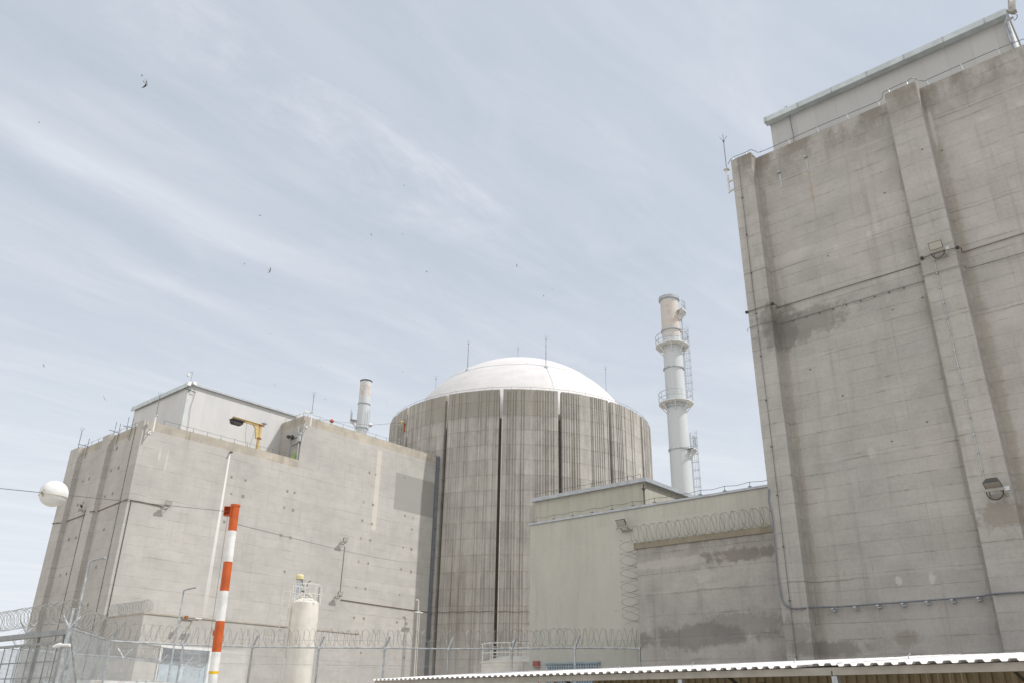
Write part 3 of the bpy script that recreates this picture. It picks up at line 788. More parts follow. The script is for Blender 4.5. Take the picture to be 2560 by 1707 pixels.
for i, (a_, c_, w_) in enumerate(((8, 9, 'over the sloping fence rail next to the gate'), (5, 8, 'on the fence either side of the orange and white pole'), (3, 5, 'on the fence in front of the white storage tank'), (0, 3, 'on the fence before the drum and grey-green wall'))):
    pa_, pc_ = FP[a_], FP[c_]
    if c_ - a_ == 1: coil(pc_ + Vector((0, 0, 0.5)), pa_ + Vector((0, 0, 0.35)), 0.38, 0.46, 'razor coil ' + w_, seed=10 + i, wr=0.007)
    else:
        bb = MB()
        pth = [FP[k] for k in range(a_, c_ + 1)]
        for hand in (1, -1):
            pts = []; ang = random.random() * 6; rnd = random.Random(20 + i * 2 + hand)
            for k in range(len(pth) - 1):
                p, q = pth[k], pth[k + 1]; d_ = q - p; L_ = d_.length; d_ = d_.normalized(); e1 = d_.cross(Vector((0, 0, 1))).normalized()
                n_ = int(L_ / 0.37) * 14
                for s_ in range(n_):
                    ang += hand * 2 * math.pi / 14; rr = 0.345 * (1 + 0.06 * math.sin(ang * 0.13 + k))
                    pts.append(p + d_ * (L_ * s_ / n_ + 0.06 * math.sin(ang * 0.37)) + e1 * rr * math.cos(ang) + Vector((0, 0, 0.42 + rr * math.sin(ang) + 0.03 * math.sin(ang * 0.21))))
            bb.tube(pts, 0.0075, 3)
        single('razor_wire_coil', bb, M_RAZOR, 'razor coil ' + w_, 'razor wire', pth[0], 'razor wire coils')

# ------------------------------------------------------------------ gate at the left
gx = 12.9; gy0 = FP[9].y
gt = Thing('sliding_gate', 'grey steel mesh gate with a box header at the lower left corner', 'gate', (gx, gy0 + 4, 0))
gb_ = [FP[9]]
zh = 4.05
b = MB(); b.box(gx - 0.12, gx + 0.12, gy0 - 0.05, 48.5, zh - 0.16, zh + 0.02); M_GATE = plain('grey_gate_paint', (0.27, 0.285, 0.285), 0.5, 0.1, 0.15); gt.part('header', b, M_GATE)
b = MB()
b.box(gx - 0.04, gx + 0.04, gy0 + 0.25, 48.5, zh - 0.45, zh - 0.36)
b.box(gx - 0.04, gx + 0.04, gy0 + 0.25, 48.5, 1.9, 1.98)
for yy in (gy0 + 0.28, gy0 + 2.6, gy0 + 7.6, gy0 + 10.4): b.box(gx - 0.05, gx + 0.05, yy - 0.05, yy + 0.05, 0.1, zh - 0.16)
gt.part('frame', b, M_GATE)
b = MB()
for k in range(17): b.box(gx - 0.015, gx + 0.015, gy0 + 0.7 + k * 0.85, gy0 + 0.73 + k * 0.85, 0.1, zh - 0.4)
for zz in (3.0, 2.45): b.box(gx - 0.02, gx + 0.02, gy0 + 0.3, 48.4, zz, zz + 0.03)
gt.part('bar', b, M_GATE)
b = MB(); k = 1.2
while k < zh - 0.5:
    b.box(gx + 0.03, gx + 0.034, gy0 + 0.3, 48.4, k, k + 0.022); k += 0.047
gt.part('wire_infill', b, M_GALV)
b = MB(); b.tube([(gx, gy0, 0), (gx, gy0, 4.15)], 0.075, 12); gt.part('post', b, M_GALV)
for yy in (gy0 + 0.0, gy0 + 3.9, gy0 + 7.9):
    b = MB(); base = Vector((gx, yy, zh + 0.05))
    for sg in (-1, 1): b.tube([base, base + Vector((sg * 0.30, sg * -0.05, 0.42))], 0.045, 8)
    if yy == gy0: b.tube([base, base + Vector((0, 0, 0.65))], 0.05, 8); b.lathe(base + Vector((0, 0, 0.65)), [(0.06, 0), (0.06, 0.04), (0, 0.06)], 8)
    gt.part('bracket_arm', b, M_GALV)
coil((gx, gy0 - 0.2, 4.72), (gx, 49, 4.62), 0.38, 0.36, 'dense razor wire coil along the top of the grey gate', seed=31, wr=0.0075)

Pc = onz(*F(1190, 820), 3.4)
Pc = Vector((gx - 0.05, gy0 - 0.1, onx(*F(1230, 825), gx).z))
t = Thing('security_camera', 'white bullet camera on an arm at the gate post', 'camera', Pc)
vw = (CAMR @ Vector((1, 0, 0)))
b = MB(); b.tube([Pc + vw * 0.18, Pc - vw * 0.12], 0.055, 10); t.part('arm', b, M_WHITE)
b = MB(); b.tube([Pc - vw * 0.14, Pc - vw * 0.22, Pc - vw * 0.42 - Vector((0, 0, 0.05))], [0.09, 0.085, 0.05], 12); t.part('camera_body', b, M_WHITE)

# ladder-like lattice mast beside the gate post
# inner fence with Y tops
IN = [onz(*q, 3.8) for q in [(47, 1622), (187, 1634), (309, 1643), (399, 1656), (462, 1662), (501.6, 1672)]]
inf = Thing('inner_fence', 'second lower fence with Y-shaped post tops behind the chain-link fence', 'fence', (IN[2].x, IN[2].y, 0))
b = MB(); b.tube([IN[0] + (IN[0] - IN[1]) * 2] + IN, 0.035, 6); b.tube([p + Vector((0, 0, 0.35)) for p in IN], 0.007, 4); b.tube([p + Vector((0, 0, -1.3)) for p in IN], 0.02, 4)
inf.part('rail', b, M_GALV)
mids = [IN[0], IN[1], IN[2], IN[2].lerp(IN[3], 0.5), IN[3], IN[4], IN[4].lerp(IN[5], 0.5), IN[5]]
for k, p in enumerate(mids):
    if k in (3,): continue
    b = MB(); b.tube([(p.x, p.y, 0), (p.x, p.y, 3.8)], 0.04, 8)
    for sg in (-1, 1): b.tube([(p.x, p.y, 3.78), (p.x + sg * 0.30, p.y - sg * 0.22, 4.25)], 0.042, 6)
    inf.part('post', b, M_GALV)
ms = MB()
for i in range(len(IN) - 1): mesh_net(ms, IN[i], IN[i + 1], 1.4, 3.78, 0.16, 0.002)
inf.part('mesh', ms, M_GALV)
for i in (0, 2, 3, 4):
    if i == 0: a_, c_ = IN[0], IN[2]
    else: a_, c_ = IN[i], IN[i + 1]
    coil(a_ + Vector((0, 0, 0.45)), c_ + Vector((0, 0, 0.45)), 0.38, 0.30, 'thin razor coil on the inner fence, ' + {0: 'seen left through the gate', 2: 'left of the blue door', 3: 'before the left half of the blue door', 4: 'before the right edge of the blue door'}[i], seed=40 + i, wr=0.008)

# street lamps
def street_lamp(D_, base_px, top_px, label, rb, rt, hl):
    P = ond(*base_px, D_); T = ond(*top_px, D_)
    x, y = P.x, P.y
    t = Thing('street_lamp', label, 'street lamp', (x, y, 0), 'slim street lamps behind the fence')
    b = MB(); b.tube([(x, y, 0), (x, y, T.z * 0.55), (x, y, T.z * 0.56), (x, y, T.z)], [rb, rb * 0.75, rt * 1.4, rt], 10); t.part('pole', b, M_GALV)
    d = vw.normalized(); d = Vector((d.x, d.y, 0)).normalized()
    c = Vector((x, y, T.z))
    b = MB(); b.tube([c, c + Vector((0, 0, 0.18)), c + d * hl * 0.35 + Vector((0, 0, 0.26))], rt * 1.5, 8)
    h0_, h1_ = c + d * hl * 0.25 + Vector((0, 0, 0.24)), c + d * hl * 1.15 + Vector((0, 0, 0.36))
    ax = (h1_ - h0_).normalized(); sd_ = Vector((-d.y, d.x, 0))
    b.obox((h0_ + h1_) / 2, ax, sd_, ax.cross(sd_), (h1_ - h0_).length, 0.24, 0.05); lh = t.part('lamp_head', b, M_STEEL)
    b = MB(); b.obox((h0_ + h1_) / 2 - Vector((0, 0, 0.032)), ax, sd_, ax.cross(sd_), (h1_ - h0_).length * 0.6, 0.16, 0.01); t.part('lamp_glass', b, M_GLASS, under=lh)
street_lamp(36.5, B(575, 1396), B(800, 325), 'taller street lamp beside the grey gate post, in front of the left building', 0.095, 0.03, 0.50)
street_lamp(52, B(1540, 1396), B(1680, 575), 'slimmer street lamp in front of the low annex with the blue door', 0.085, 0.035, 0.58)

# ------------------------------------------------------------------ left building
X0, X1, X2, X3 = 33.06, 33.56, 50.95, 72.0
lb = Thing('concrete_building', 'pale windowless concrete building with stepped roofline at the left, its right face in sun', 'building', (X0, 77, 0))
ZL, ZH = 26.85, 32.1
b = MB()
b.box(X1, X2 - 0.0, 77, 93.9, 0, ZL - 0.9); b.box(X2, X3, 77, 93.9, 0, ZH - 1.0)
# anchor plates on the sunny face and on the shaded face
plates = [D(*q) for q in ((142, 1070), (270, 1100), (142, 1225), (247, 1248), (75, 1480), (655, 1200), (720, 1215), (628, 1350), (708, 1373), (1408, 1030), (1465, 1047), (1357, 1300), (1440, 1325), (1343, 1470), (1430, 1500), (1735, 1425), (1810, 1445), (1800, 1548))]
plates += [Cc(*q) for q in ((597, 208), (683, 230), (1330, 238), (1415, 255), (1718, 320), (1795, 337), (1310, 450), (1398, 467), (1700, 522), (1790, 545), (1288, 688), (1373, 700), (1685, 757), (1267, 965), (1357, 972), (1660, 1008), (1750, 1020), (1240, 1295), (1330, 1287), (1640, 1330), (1725, 1333), (490, 1472), (630, 542))]
pr = random.Random(4)
for q in plates:
    P = ony(*q, 77); s = pr.uniform(0.11, 0.17)
    b.box(P.x - s, P.x + s, 76.985, 76.999, P.z - s, P.z + s, 1)
    if pr.random() < 0.6: b.box(P.x - s * 0.5, P.x + s * 0.6, 76.975, 76.984, P.z - s * 0.5, P.z + s * 0.5, 2)
for q in [A(*w) for w in ((1073, 808), (1090, 988), (1020, 1010), (820, 1085), (763, 1108), (1035, 1220), (965, 1248), (765, 1308), (713, 1327), (955, 1553))] + [B(*w) for w in ((697, 58), (633, 77), (883, 328), (810, 345), (612, 390), (555, 405), (808, 677), (730, 685), (540, 718), (472, 730))]:
    P = onx(*q, X1); s = pr.uniform(0.13, 0.19)
    b.box(X1 - 0.015, X1 - 0.001, P.y - s, P.y + s, P.z - s, P.z + s, 1)
    b.box(X1 - 0.03, X1 - 0.016, P.y - s * 0.4, P.y + s * 0.6, P.z - s * 0.6, P.z + s * 0.5, 2)
M_PL = plain('anchor_plate_mortar', (0.335, 0.315, 0.28), 0.9, var=0.3, scale=0.8); M_PL2 = plain('anchor_plate_rust', (0.24, 0.21, 0.17), 0.9, var=0.35, scale=0.7)
lb.part('wall', b, [M_LB, M_PL, M_PL2])
b = MB(); b.box(X1, X2, 77, 93.9, ZL - 0.9, ZL); b.box(X2, X3, 77, 81.35, ZH - 1.0, ZH); b.box(53.2, X3, 81.35, 93.9, ZH - 1.0, ZH)
lb.part('parapet', b, M_LBT)
for (a_, c_) in ((77.0, 78.3), (84.35, 86.0), (91.6, 93.9)):
    b = MB(); b.box(X0, X1 - 0.002, a_, c_, 0, ZL + 0.02); lb.part('pilaster', b, M_LB)

P = ony(474, 957, 81.4)
px0 = P.x
pt = Thing('rooftop_penthouse', 'white metal-clad plant room on the roof of the left building', 'penthouse', (px0, 81.4, ZL))
yb2 = onx(*A(1240, 445), px0).y
b = MB(); b.box(px0, 53.1, 81.4, yb2, ZL, 33.3); pt.part('wall', b, M_CLAD)
b = MB(); b.box(px0 - 0.25, 53.35, 81.15, yb2 + 0.3, 33.302, 33.5); pt.part('roof', b, M_COPE)
b = MB(); b.box(px0 - 0.30, px0 - 0.18, 81.1, yb2 + 0.35, 33.0, 33.45); pt.part('gutter', b, M_GUT)
b = MB(); b.box(px0 - 0.06, px0 + 0.08, 81.32, 81.39, ZL, 33.2); pt.part('corner_trim', b, M_GUT)
# camera and lamps on that corner
c0 = ony(*A(1748, 200), 81.2)
t = Thing('camera_mast', 'hooked mast with dome camera and small lamps on the left plant room corner', 'camera', c0)
tp = ony(*A(1762, 125), 81.2)
b = MB(); b.tube([c0 + Vector((0, 0, -0.9)), c0, c0 + Vector((0.05, 0, 1.3)), tp + Vector((0.05, 0, 0)), tp + Vector((-0.15, -0.05, 0.22)), tp + Vector((-0.42, -0.05, 0.05))], 0.035, 6); t.part('pole', b, M_STEEL)
b = MB(); b.lathe(tp + Vector((-0.42, -0.05, -0.35)), [(0.0, -0.12), (0.14, -0.05), (0.16, 0.1), (0.12, 0.28), (0, 0.3)], 12); t.part('dome_camera', b, M_WHITE)
b = MB(); b.obox(c0 + Vector((-0.15, -0.1, -0.25)), (1, 0, 0), (0, 1, 0), (0.2, 0.2, 1), 0.35, 0.3, 0.5); b.obox(c0 + Vector((0.35, -0.2, -0.1)), (1, 0, 0), (0, 1, 0), (0, 0.3, 1), 0.35, 0.4, 0.3); t.part('lamp', b, M_WHITE)
b = MB(); b.tube([c0 + Vector((-0.6, 0, -0.85)), c0 + Vector((0.8, 0, -0.95))], 0.04, 6); t.part('cross_bar', b, M_DARKM)
cpts = [ony(*A(*q), 81.3) for q in ((1785, 265), (1792, 300), (1770, 370), (1750, 430), (1742, 480), (1735, 560), (1720, 640))]
b = MB(); b.tube(cpts, 0.02, 5); single('hanging_cable', b, M_WIRE, 'thin cable hanging down the sunlit white cladding of the left plant room', 'cable', cpts[-1])

# jib crane
P = ony(641, 1135, 78.4); T = ony(650, 1060, 78.4); T2 = ony(585, 1050, 78.4); H1 = ony(646, 1062, 78.4)
cx_ = P.x
t = Thing('jib_crane', 'weathered yellow jib crane with a dark hoist on the roof of the left building', 'crane', (cx_, 78.4, ZL - 1))
b = MB(); b.tube([(cx_, 78.4, ZL - 1), (cx_, 78.4, T.z - 0.05)], 0.19, 16); t.part('post', b, M_YELLOW)
b = MB()
for q in (1.62, 0.12): b.lathe((cx_, 78.4, T.z - q), [(0.19, -0.05), (0.29, -0.03), (0.29, 0.07), (0.19, 0.09)], 16, smooth=False)
t.part('collar', b, M_RUST)
end = Vector((T2.x, 78.4, T2.z))
b = MB()
b.box(end.x - 0.2, cx_ - 0.1, 78.34, 78.46, T.z - 0.22, T.z - 0.03); b.box(end.x - 0.2, cx_ - 0.1, 78.26, 78.54, T.z - 0.03, T.z + 0.01); b.box(end.x - 0.2, cx_ - 0.1, 78.26, 78.54, T.z - 0.25, T.z - 0.22)
b.prism([(cx_ - 0.15, 78.3, T.z - 0.25), (cx_ - 0.95, 78.3, T.z - 0.25), (cx_ - 0.62, 78.3, T.z - 0.6), (cx_ - 0.42, 78.3, T.z - 1.7), (cx_ - 0.15, 78.3, T.z - 1.7)], (0, 0.2, 0))
t.part('arm', b, M_YELLOW)
b = MB(); hx = end.x + 0.35
b.box(hx - 0.72, hx + 0.72, 78.0, 78.8, T.z - 0.37, T.z - 0.26); b.box(hx - 0.5, hx + 0.5, 78.1, 78.7, T.z - 0.78, T.z - 0.37)
b.box(hx - 0.66, hx - 0.54, 78.1, 78.7, T.z - 0.70, T.z - 0.37); b.box(hx + 0.54, hx + 0.64, 78.1, 78.7, T.z - 0.62, T.z - 0.37)
t.part('hoist', b, M_BLACK)
b = MB(); b.tube([(cx_ - 1.75, 78.3, T.z - 0.25), (cx_ - 1.8, 78.2, T.z - 1.6), (cx_ - 1.5, 78.2, T.z - 2.9), (cx_ - 1.35, 78.2, ZL)], 0.014, 5); b.tube([(cx_ - 0.75, 78.2, T.z - 0.8), (cx_ - 1.1, 78.2, ZL)], 0.014, 5)
t.part('cable', b, M_BLACK)
b = MB(); b.lathe((cx_ + 0.42, 78.4, T.z + 0.1), [(0.03, -0.3), (0.10, 0), (0.30, 0.10), (0.30, 0.16), (0, 0.25)], 14); b.tube([(cx_ + 0.42, 78.4, T.z - 0.2), (cx_ + 0.42, 78.4, T.z + 0.7)], 0.02, 5); b.tube([(cx_ - 0.05, 78.4, T.z), (cx_ - 0.05, 78.4, T.z + 0.6)], 0.02, 5)
b.box(cx_, cx_ + 0.45, 78.38, 78.42, T.z - 0.12, T.z - 0.06)
t.part('siren', b, M_STEEL)


# lightning rods and small masts on the left building
def rod_on_wall(ptop, pmid, pbot, pl, label, bracketdir=(0, 1, 0), ratio=1.0):
    Tt, Mm, Bb = ony(*ptop, pl), ony(*pmid, pl), ony(*pbot, pl)
    x = Bb.x
    t = Thing('lightning_rod', label, 'lightning rod', (x, pl, Bb.z), 'lightning rods')
    b = MB(); b.tube([(x, pl, Bb.z), (x, pl, Mm.z)], 0.085, 8); b.lathe((x, pl, Mm.z), [(0.09, 0), (0.2, 0.03), (0.2, 0.07), (0.0, 0.1)], 10)
    b.tube([(x, pl, Bb.z + 0.05), (x, 77, Bb.z + 0.05)], 0.05, 6); b.tube([(x, pl, Mm.z - 0.9 * ratio), (x, 77, Mm.z - 0.9 * ratio - 0.3)], 0.05, 6)
    b.obox((x, 76.97, Bb.z + 0.05), (1, 0, 0), (0, 1, 0), (0, 0, 1), 0.3, 0.05, 0.3)
    t.part('bracket', b, M_WHITE)
    b = MB(); b.tube([(x, pl, Mm.z), (x, pl, Tt.z)], 0.028, 6); b.lathe((x, pl, Tt.z), [(0.0, -0.08), (0.07, 0), (0.0, 0.08)], 8); splay(b, Vector((x, pl, Tt.z)), 0.5)
    t.part('rod', b, M_WIRE)
rod_on_wall(A(1464, 340), A(1430, 510), A(1402, 655), 76.3, 'lightning rod on a white bracket at the near top corner of the left building')
rod_on_wall(D(897, 330), D(876, 482), D(865, 605), 76.3, 'lightning rod on a white bracket where the left building steps up')
Pr = onx(*A(713, 815), X0 + 0.2); Tr = onx(*A(750, 660), X0 + 0.2)
t = Thing('lightning_rod', 'lightning rod at the far left corner of the left building roof', 'lightning rod', (Pr.x, Pr.y, ZL), 'lightning rods')
b = MB(); b.tube([(Pr.x, Pr.y, ZL), (Pr.x, Pr.y, Tr.z)], 0.035, 6); splay(b, Vector((Pr.x, Pr.y, Tr.z)), 0.5); t.part('rod', b, M_WIRE)
for (ba, to, l1, l2, nm) in (((1045, 685), (1070, 565), (1003, 638), (1090, 665), 'second pair of crossed rods from the near corner, on the left building roof'),
                             ((1160, 640), (1185, 518), (1130, 600), (1210, 617), 'crossed thin rods nearest the corner on the left building roof')):
    Pb, Tb = onx(*A(*ba), X1 + 0.3), onx(*A(*to), X1 + 0.3)
    t = Thing('roof_mast', nm, 'antenna', (Pb.x, Pb.y, ZL), 'thin crossed rods along the left building parapet')
    b = MB(); b.tube([(Pb.x, Pb.y, ZL), (Pb.x, Pb.y, Tb.z)], 0.03, 5); t.part('mast', b, M_WIRE)
    La, Lb_ = onx(*A(*l1), X1 - 0.1), onx(*A(*l2), X1 - 0.1)
    b = MB(); b.tube([La, Lb_], 0.035, 5); b.tube([Lb_, Lb_ + Vector((0, 0, 1.0))], 0.03, 5); b.tube([Lb_, Lb_ + Vector((-0.05, 0, -1.3))], 0.035, 5); t.part('cross_bar', b, M_WIRE)
La, Lb_ = onx(*A(720, 768), X1 - 0.1), onx(*A(805, 790), X1 - 0.1)
t = Thing('roof_mast', 'crossed thin rods beside the far left lightning rod', 'antenna', Lb_, 'thin crossed rods along the left building parapet')
b = MB(); b.tube([La, Lb_], 0.035, 5); b.tube([Lb_ + Vector((0, 0, 0.9)), Lb_ + Vector((-0.05, 0, -1.3))], 0.035, 5); t.part('cross_bar', b, M_WIRE)
roofwire('conductor wire on pegs along the lower sunlit parapet of the left building', (X1 + 1.5, 77.1, ZL), (X2 - 0.3, 77.1, ZL), 0, 1.5, 0.45, 0.016)
roofwire('conductor wire on pegs along the higher sunlit parapet of the left building', (X2 + 0.5, 77.1, ZH), (X3 - 0.3, 77.1, ZH), 0, 1.6, 0.45, 0.016)
roofwire('conductor wire on pegs along the shaded parapet of the left building', (X1 + 0.15, 78.8, ZL), (X1 + 0.15, 93.6, ZL), 0, 1.5, 0.5, 0.018)
roofwire('conductor wire on pegs round the notch of the taller part of the left building', (X2 + 0.1, 77.4, ZH), (X2 + 0.1, 81.0, ZH), 0, 1.2, 0.45, 0.016)

# equipment in the notch of the roof
def notch(px, py, x=X2 - 0.25):
    return onx(680 + px / 10.45, 1010 + py / 10.45, x)
a0, a1 = notch(415, 1370), notch(460, 870)
t = Thing('lamp_pole', 'dark roof lamp pole with twin heads in the notch of the left building roof', 'floodlight', (a0.x - 1.0, a0.y, ZL - 1))
b = MB(); b.tube([(a0.x, a0.y, ZL - 0.5), (a0.x, a0.y, a1.z)], 0.06, 8); t.part('pole', b, M_STEEL)
b = MB(); b.lathe((a0.x - 0.1, a0.y + 0.25, a1.z + 0.1), [(0, -0.25), (0.22, -0.1), (0.26, 0.12), (0, 0.25)], 12); b.lathe((a0.x, a0.y - 0.25, a1.z), [(0, -0.25), (0.2, -0.1), (0.24, 0.12), (0, 0.25)], 12); t.part('lamp_head', b, M_DARKM)
a0, a1, a2 = notch(640, 1440), notch(600, 1000), notch(640, 850)
t = Thing('vent_post', 'grey cylindrical vent with thin white aerial in the left roof notch', 'vent', (a0.x, a0.y, ZL - 1))
b = MB(); b.tube([(a0.x, a0.y, ZL - 0.5), (a0.x, a0.y, a1.z)], 0.06, 8); t.part('pole', b, M_STEEL)
b = MB(); b.tube([(a0.x, a0.y + 0.35, a1.z), (a0.x, a0.y + 0.35, a2.z + 1.2)], 0.045, 8); t.part('aerial', b, M_WHITE)
b = MB(); b.lathe((a0.x, a0.y, a1.z), [(0.0, 0), (0.20, 0), (0.22, 0.75), (0.28, 0.8), (0.28, 1.05), (0.0, 1.1)], 16); t.part('cowl', b, M_STEEL)
b = MB(); b.tube([(a0.x, a0.y + 0.1, a1.z + 0.6), (a0.x, a0.y + 1.5, a1.z + 0.5)], 0.05, 6); b.tube([(a0.x, a0.y - 0.4, a1.z - 0.1), (a0.x, a0.y + 1.2, a1.z - 0.3)], 0.05, 6); t.part('cross_bar', b, M_DARKM)
g0, g1 = notch(480, 1420), notch(590, 1270)
b = MB(); b.box(X2 - 0.12, X2 - 0.02, min(g0.y, g1.y), max(g0.y, g1.y), ZL - 0.9, g1.z + 0.1); single('sign_board', b, M_GREENB, 'green board against the shaded wall in the roof notch of the left building', 'board', (X2 - 0.1, g0.y, ZL - 0.9))
Pk = onx(*D(800, 480), X2)
t = Thing('roof_camera', 'white camera and box on the top corner above the notch of the left building', 'camera', (X2 + 0.4, 78.2, ZH))
b = MB(); b.box(X2 + 0.3, X2 + 0.6, 78.7, 79.1, ZH, ZH + 0.5); b.box(X2 + 0.2, X2 + 0.3, 78.2, 78.35, ZH, ZH + 0.75); t.part('box', b, M_WHITE)
b = MB(); b.obox((X2 + 0.75, 77.9, ZH + 0.85), (1, -0.3, -0.3), (0, 1, 0), (0.3, 0, 1), 0.5, 0.16, 0.16); b.tube([(X2 + 0.7, 78.0, ZH), (X2 + 0.7, 78.0, ZH + 0.8)], 0.03, 6); t.part('camera_body', b, M_WHITE)
t = Thing('roof_drain', 'small dark drain spout above the long white streak on the sunlit wall', 'drain', ony(*A(2110, 850), 77))
P = ony(*A(2112, 850), 77); b = MB(); b.tube([(P.x, 77.0, P.z + 0.1), (P.x, 76.6, P.z)], 0.09, 8); t.part('spout', b, M_DARKM)

# floodlights on the left building
for q, n_, lab in ((A(1530, 1350), 'y', 'floodlight on the sunlit wall near its corner, left of the striped pole top'),
                   (Cc(1178, 282), 'y', 'upper of two floodlights joined by a vertical cable on the sunlit wall'),
                   (Cc(1130, 780), 'y', 'lower of two floodlights joined by a vertical cable on the sunlit wall')):
    P = ony(*q, 76.5); P.y = 76.998
    floodlight(P, (0, -1, 0), lab, 1.25, 0.2, cab=False)
P = onx(*A(785, 1390), X1); P.x = X1 - 0.002
floodlight(P, (-1, 0, 0), 'dark floodlight between pilasters on the shaded wall of the left building', 1.3, 0.6, cab=False)

def wallcable(name, label, pts, r, mat, clips=0):
    t = Thing(name, label, 'cable', pts[0], 'cables on the left building')
    b = MB(); b.tube(pts, r, 6); t.part('sheath', b, mat)
    return t
ww = lambda q, d=0.05: ony(*q, 77 - d)
wallcable('wall_cable', 'brown cable from the corner to the first floodlight on the sunlit wall', [ww(A(1195, 1280)), ww(A(1300, 1298)), ww(A(1400, 1320)), ww(A(1500, 1340))], 0.045, M_BROWNC)
wallcable('wall_cable', 'thin vertical cable between the two right-hand floodlights on the sunlit wall', [ww(Cc(1183, 310)), ww(Cc(1165, 500)), ww(Cc(1158, 550)), ww(Cc(1138, 765))], 0.025, M_BROWNC)
wallcable('wall_cable', 'dark cable from the lower floodlight to the cable riser beside the drum', [ww(Cc(1145, 800)), ww(Cc(1500, 853)), ww(Cc(1945, 916))], 0.045, M_BROWNC)
lp = [onx(*A(480, 1497), X0 - 0.05), onx(*A(558, 1490), X0 - 0.05), onx(*A(572, 1492), X1 - 0.05), onx(*A(770, 1418), X1 - 0.05), onx(*A(815, 1395), X1 - 0.05), onx(*A(825, 1388), X0 - 0.05), onx(*A(862, 1385), X0 - 0.05), onx(*A(880, 1392), X1 - 0.05), onx(*A(1110, 1297), X1 - 0.05), onx(*A(1125, 1290), X0 - 0.05), onx(*A(1180, 1272), X0 - 0.05)]
wallcable('wall_cable', 'brown cable stepping in and out round the pilasters of the shaded wall', lp, 0.05, M_BROWNC)
xv = ww(A(1205, 1290)).x
wallcable('wall_cable', 'dark vertical cable just right of the sunlit corner of the left building', [(xv, 76.95, ww(A(1205, 1290)).z), (xv, 76.95, 8.6)], 0.03, M_DARKM)
yv_ = onx(*A(1240, 640), X1 - 0.04).y
wallcable('wall_cable', 'thin vertical conductor left of the corner pilaster of the shaded wall', [(X1 - 0.04, yv_, ZL), (X1 - 0.04, yv_, 2)], 0.02, M_DARKM)
yv_ = onx(*A(770, 1420), X1 - 0.04).y
wallcable('wall_cable', 'thin vertical cable below the floodlight on the shaded wall', [(X1 - 0.04, yv_, onx(*A(770, 1420), X1).z), (X1 - 0.04, yv_, 2)], 0.022, M_DARKM)

# cable riser at the end of the sunlit wall
t = Thing('cable_riser', 'blue-grey cable ladder climbing the end of the sunlit wall beside the drum', 'cable ladder', (72.1, 76.8, 0))
b = MB()
for xx in (71.86, 72.24): b.box(xx - 0.03, xx + 0.03, 76.80, 76.96, 0, 32.2)
k = 0.4
while k < 32: b.box(71.83, 72.27, 76.83, 76.88, k, k + 0.06); k += 0.5
t.part('ladder_frame', b, M_TOUGH)
b = MB()
for j in range(4): b.tube([(71.93 + j * 0.08, 76.80, 0), (71.93 + j * 0.08, 76.80, 32)], 0.032, 6)
k = 1.8
while k < 32: b.box(71.80, 72.30, 76.74, 76.795, k, k + 0.12); k += 2.6
t.part('cable_bundle', b, M_TOUGH)
P = ony(*Cc(1860, 815), 75.8)
t = Thing('standpipe', 'pale vertical pipe with clamps standing in front of the end of the sunlit wall', 'pipe', (P.x, 75.8, 0))
b = MB(); b.tube([(P.x, 75.8, 0), (P.x, 75.8, P.z), (P.x - 0.15, 75.8, P.z + 0.15), (P.x - 0.4, 75.8, P.z + 0.1)], 0.07, 8); b.tube([(P.x + 0.28, 75.8, 0), (P.x + 0.28, 75.8, P.z - 1.0)], 0.05, 8); t.part('pipe', b, M_CREAM)
b = MB()
for zz in (P.z - 1.3, P.z - 9.6): b.box(P.x - 0.5, P.x + 0.7, 75.68, 75.92, zz, zz + 0.1)
t.part('clamp', b, M_WHITE)

# annex
an = Thing('annex', 'low concrete annex with a blue shutter door at the foot of the left building', 'building', (33.3, 70.0, 0))
CA = onz(360, 1533, 8.5)
b = MB()
b.box(CA.x, 56, CA.y, 76.998, 0, 8.5)
an.part('wall', b, M_LB)
P, Q = ony(407, 1615, CA.y), ony(524, 1625, CA.y)
b = MB(); fr_ = 0.22
b.box(P.x - fr_, P.x, CA.y - 0.12, CA.y - 0.002, 0, P.z + 0.12); b.box(Q.x, Q.x + fr_, CA.y - 0.12, CA.y - 0.002, 0, P.z + 0.12); b.box(P.x, Q.x, CA.y - 0.12, CA.y - 0.002, P.z - 0.1, P.z + 0.12)
an.part('door_frame', b, M_WHITE)
b = MB(); k = 0.05
while k < P.z - 0.2: b.box(P.x, Q.x, CA.y - 0.05, CA.y - 0.003, k, k + 0.13); k += 0.16
an.part('shutter_door', b, M_BLUEP)
b = MB(); b.box(P.x + 0.02, Q.x - 0.02, CA.y - 0.10, CA.y - 0.055, P.z - 1.1, P.z - 0.1); an.part('shutter_box', b, M_TOUGH)
b = MB(); b.box(CA.x - 0.05, 56, CA.y - 0.06, CA.y + 0.25, 8.502, 8.62); b.box(CA.x - 0.05, CA.x + 0.25, CA.y + 0.25, 76.9, 8.502, 8.62); an.part('coping', b, M_LBT)
coil((CA.x + 0.3, CA.y + 0.2, 9.15), (CA.x + 0.3, 76.8, 9.15), 0.50, 0.28, 'pale razor wire coil on the roof edge of the low annex', seed=51, wr=0.012)
P = ony(*G(1510, 440), CA.y)
t = Thing('floodlight', 'pair of small lamps on arms at the roof edge of the low annex', 'floodlight', (P.x, CA.y, P.z), 'floodlights on brackets')
b = MB(); b.tube([(P.x, CA.y, P.z), (P.x, CA.y - 0.9, P.z - 0.1)], 0.05, 6); b.tube([(P.x + 1.0, CA.y, P.z), (P.x + 1.0, CA.y - 0.9, P.z - 0.1)], 0.05, 6); b.box(P.x - 0.04, P.x + 1.04, CA.y - 0.10, CA.y - 0.01, P.z - 0.04, P.z + 0.04); t.part('bracket', b, M_FASC)
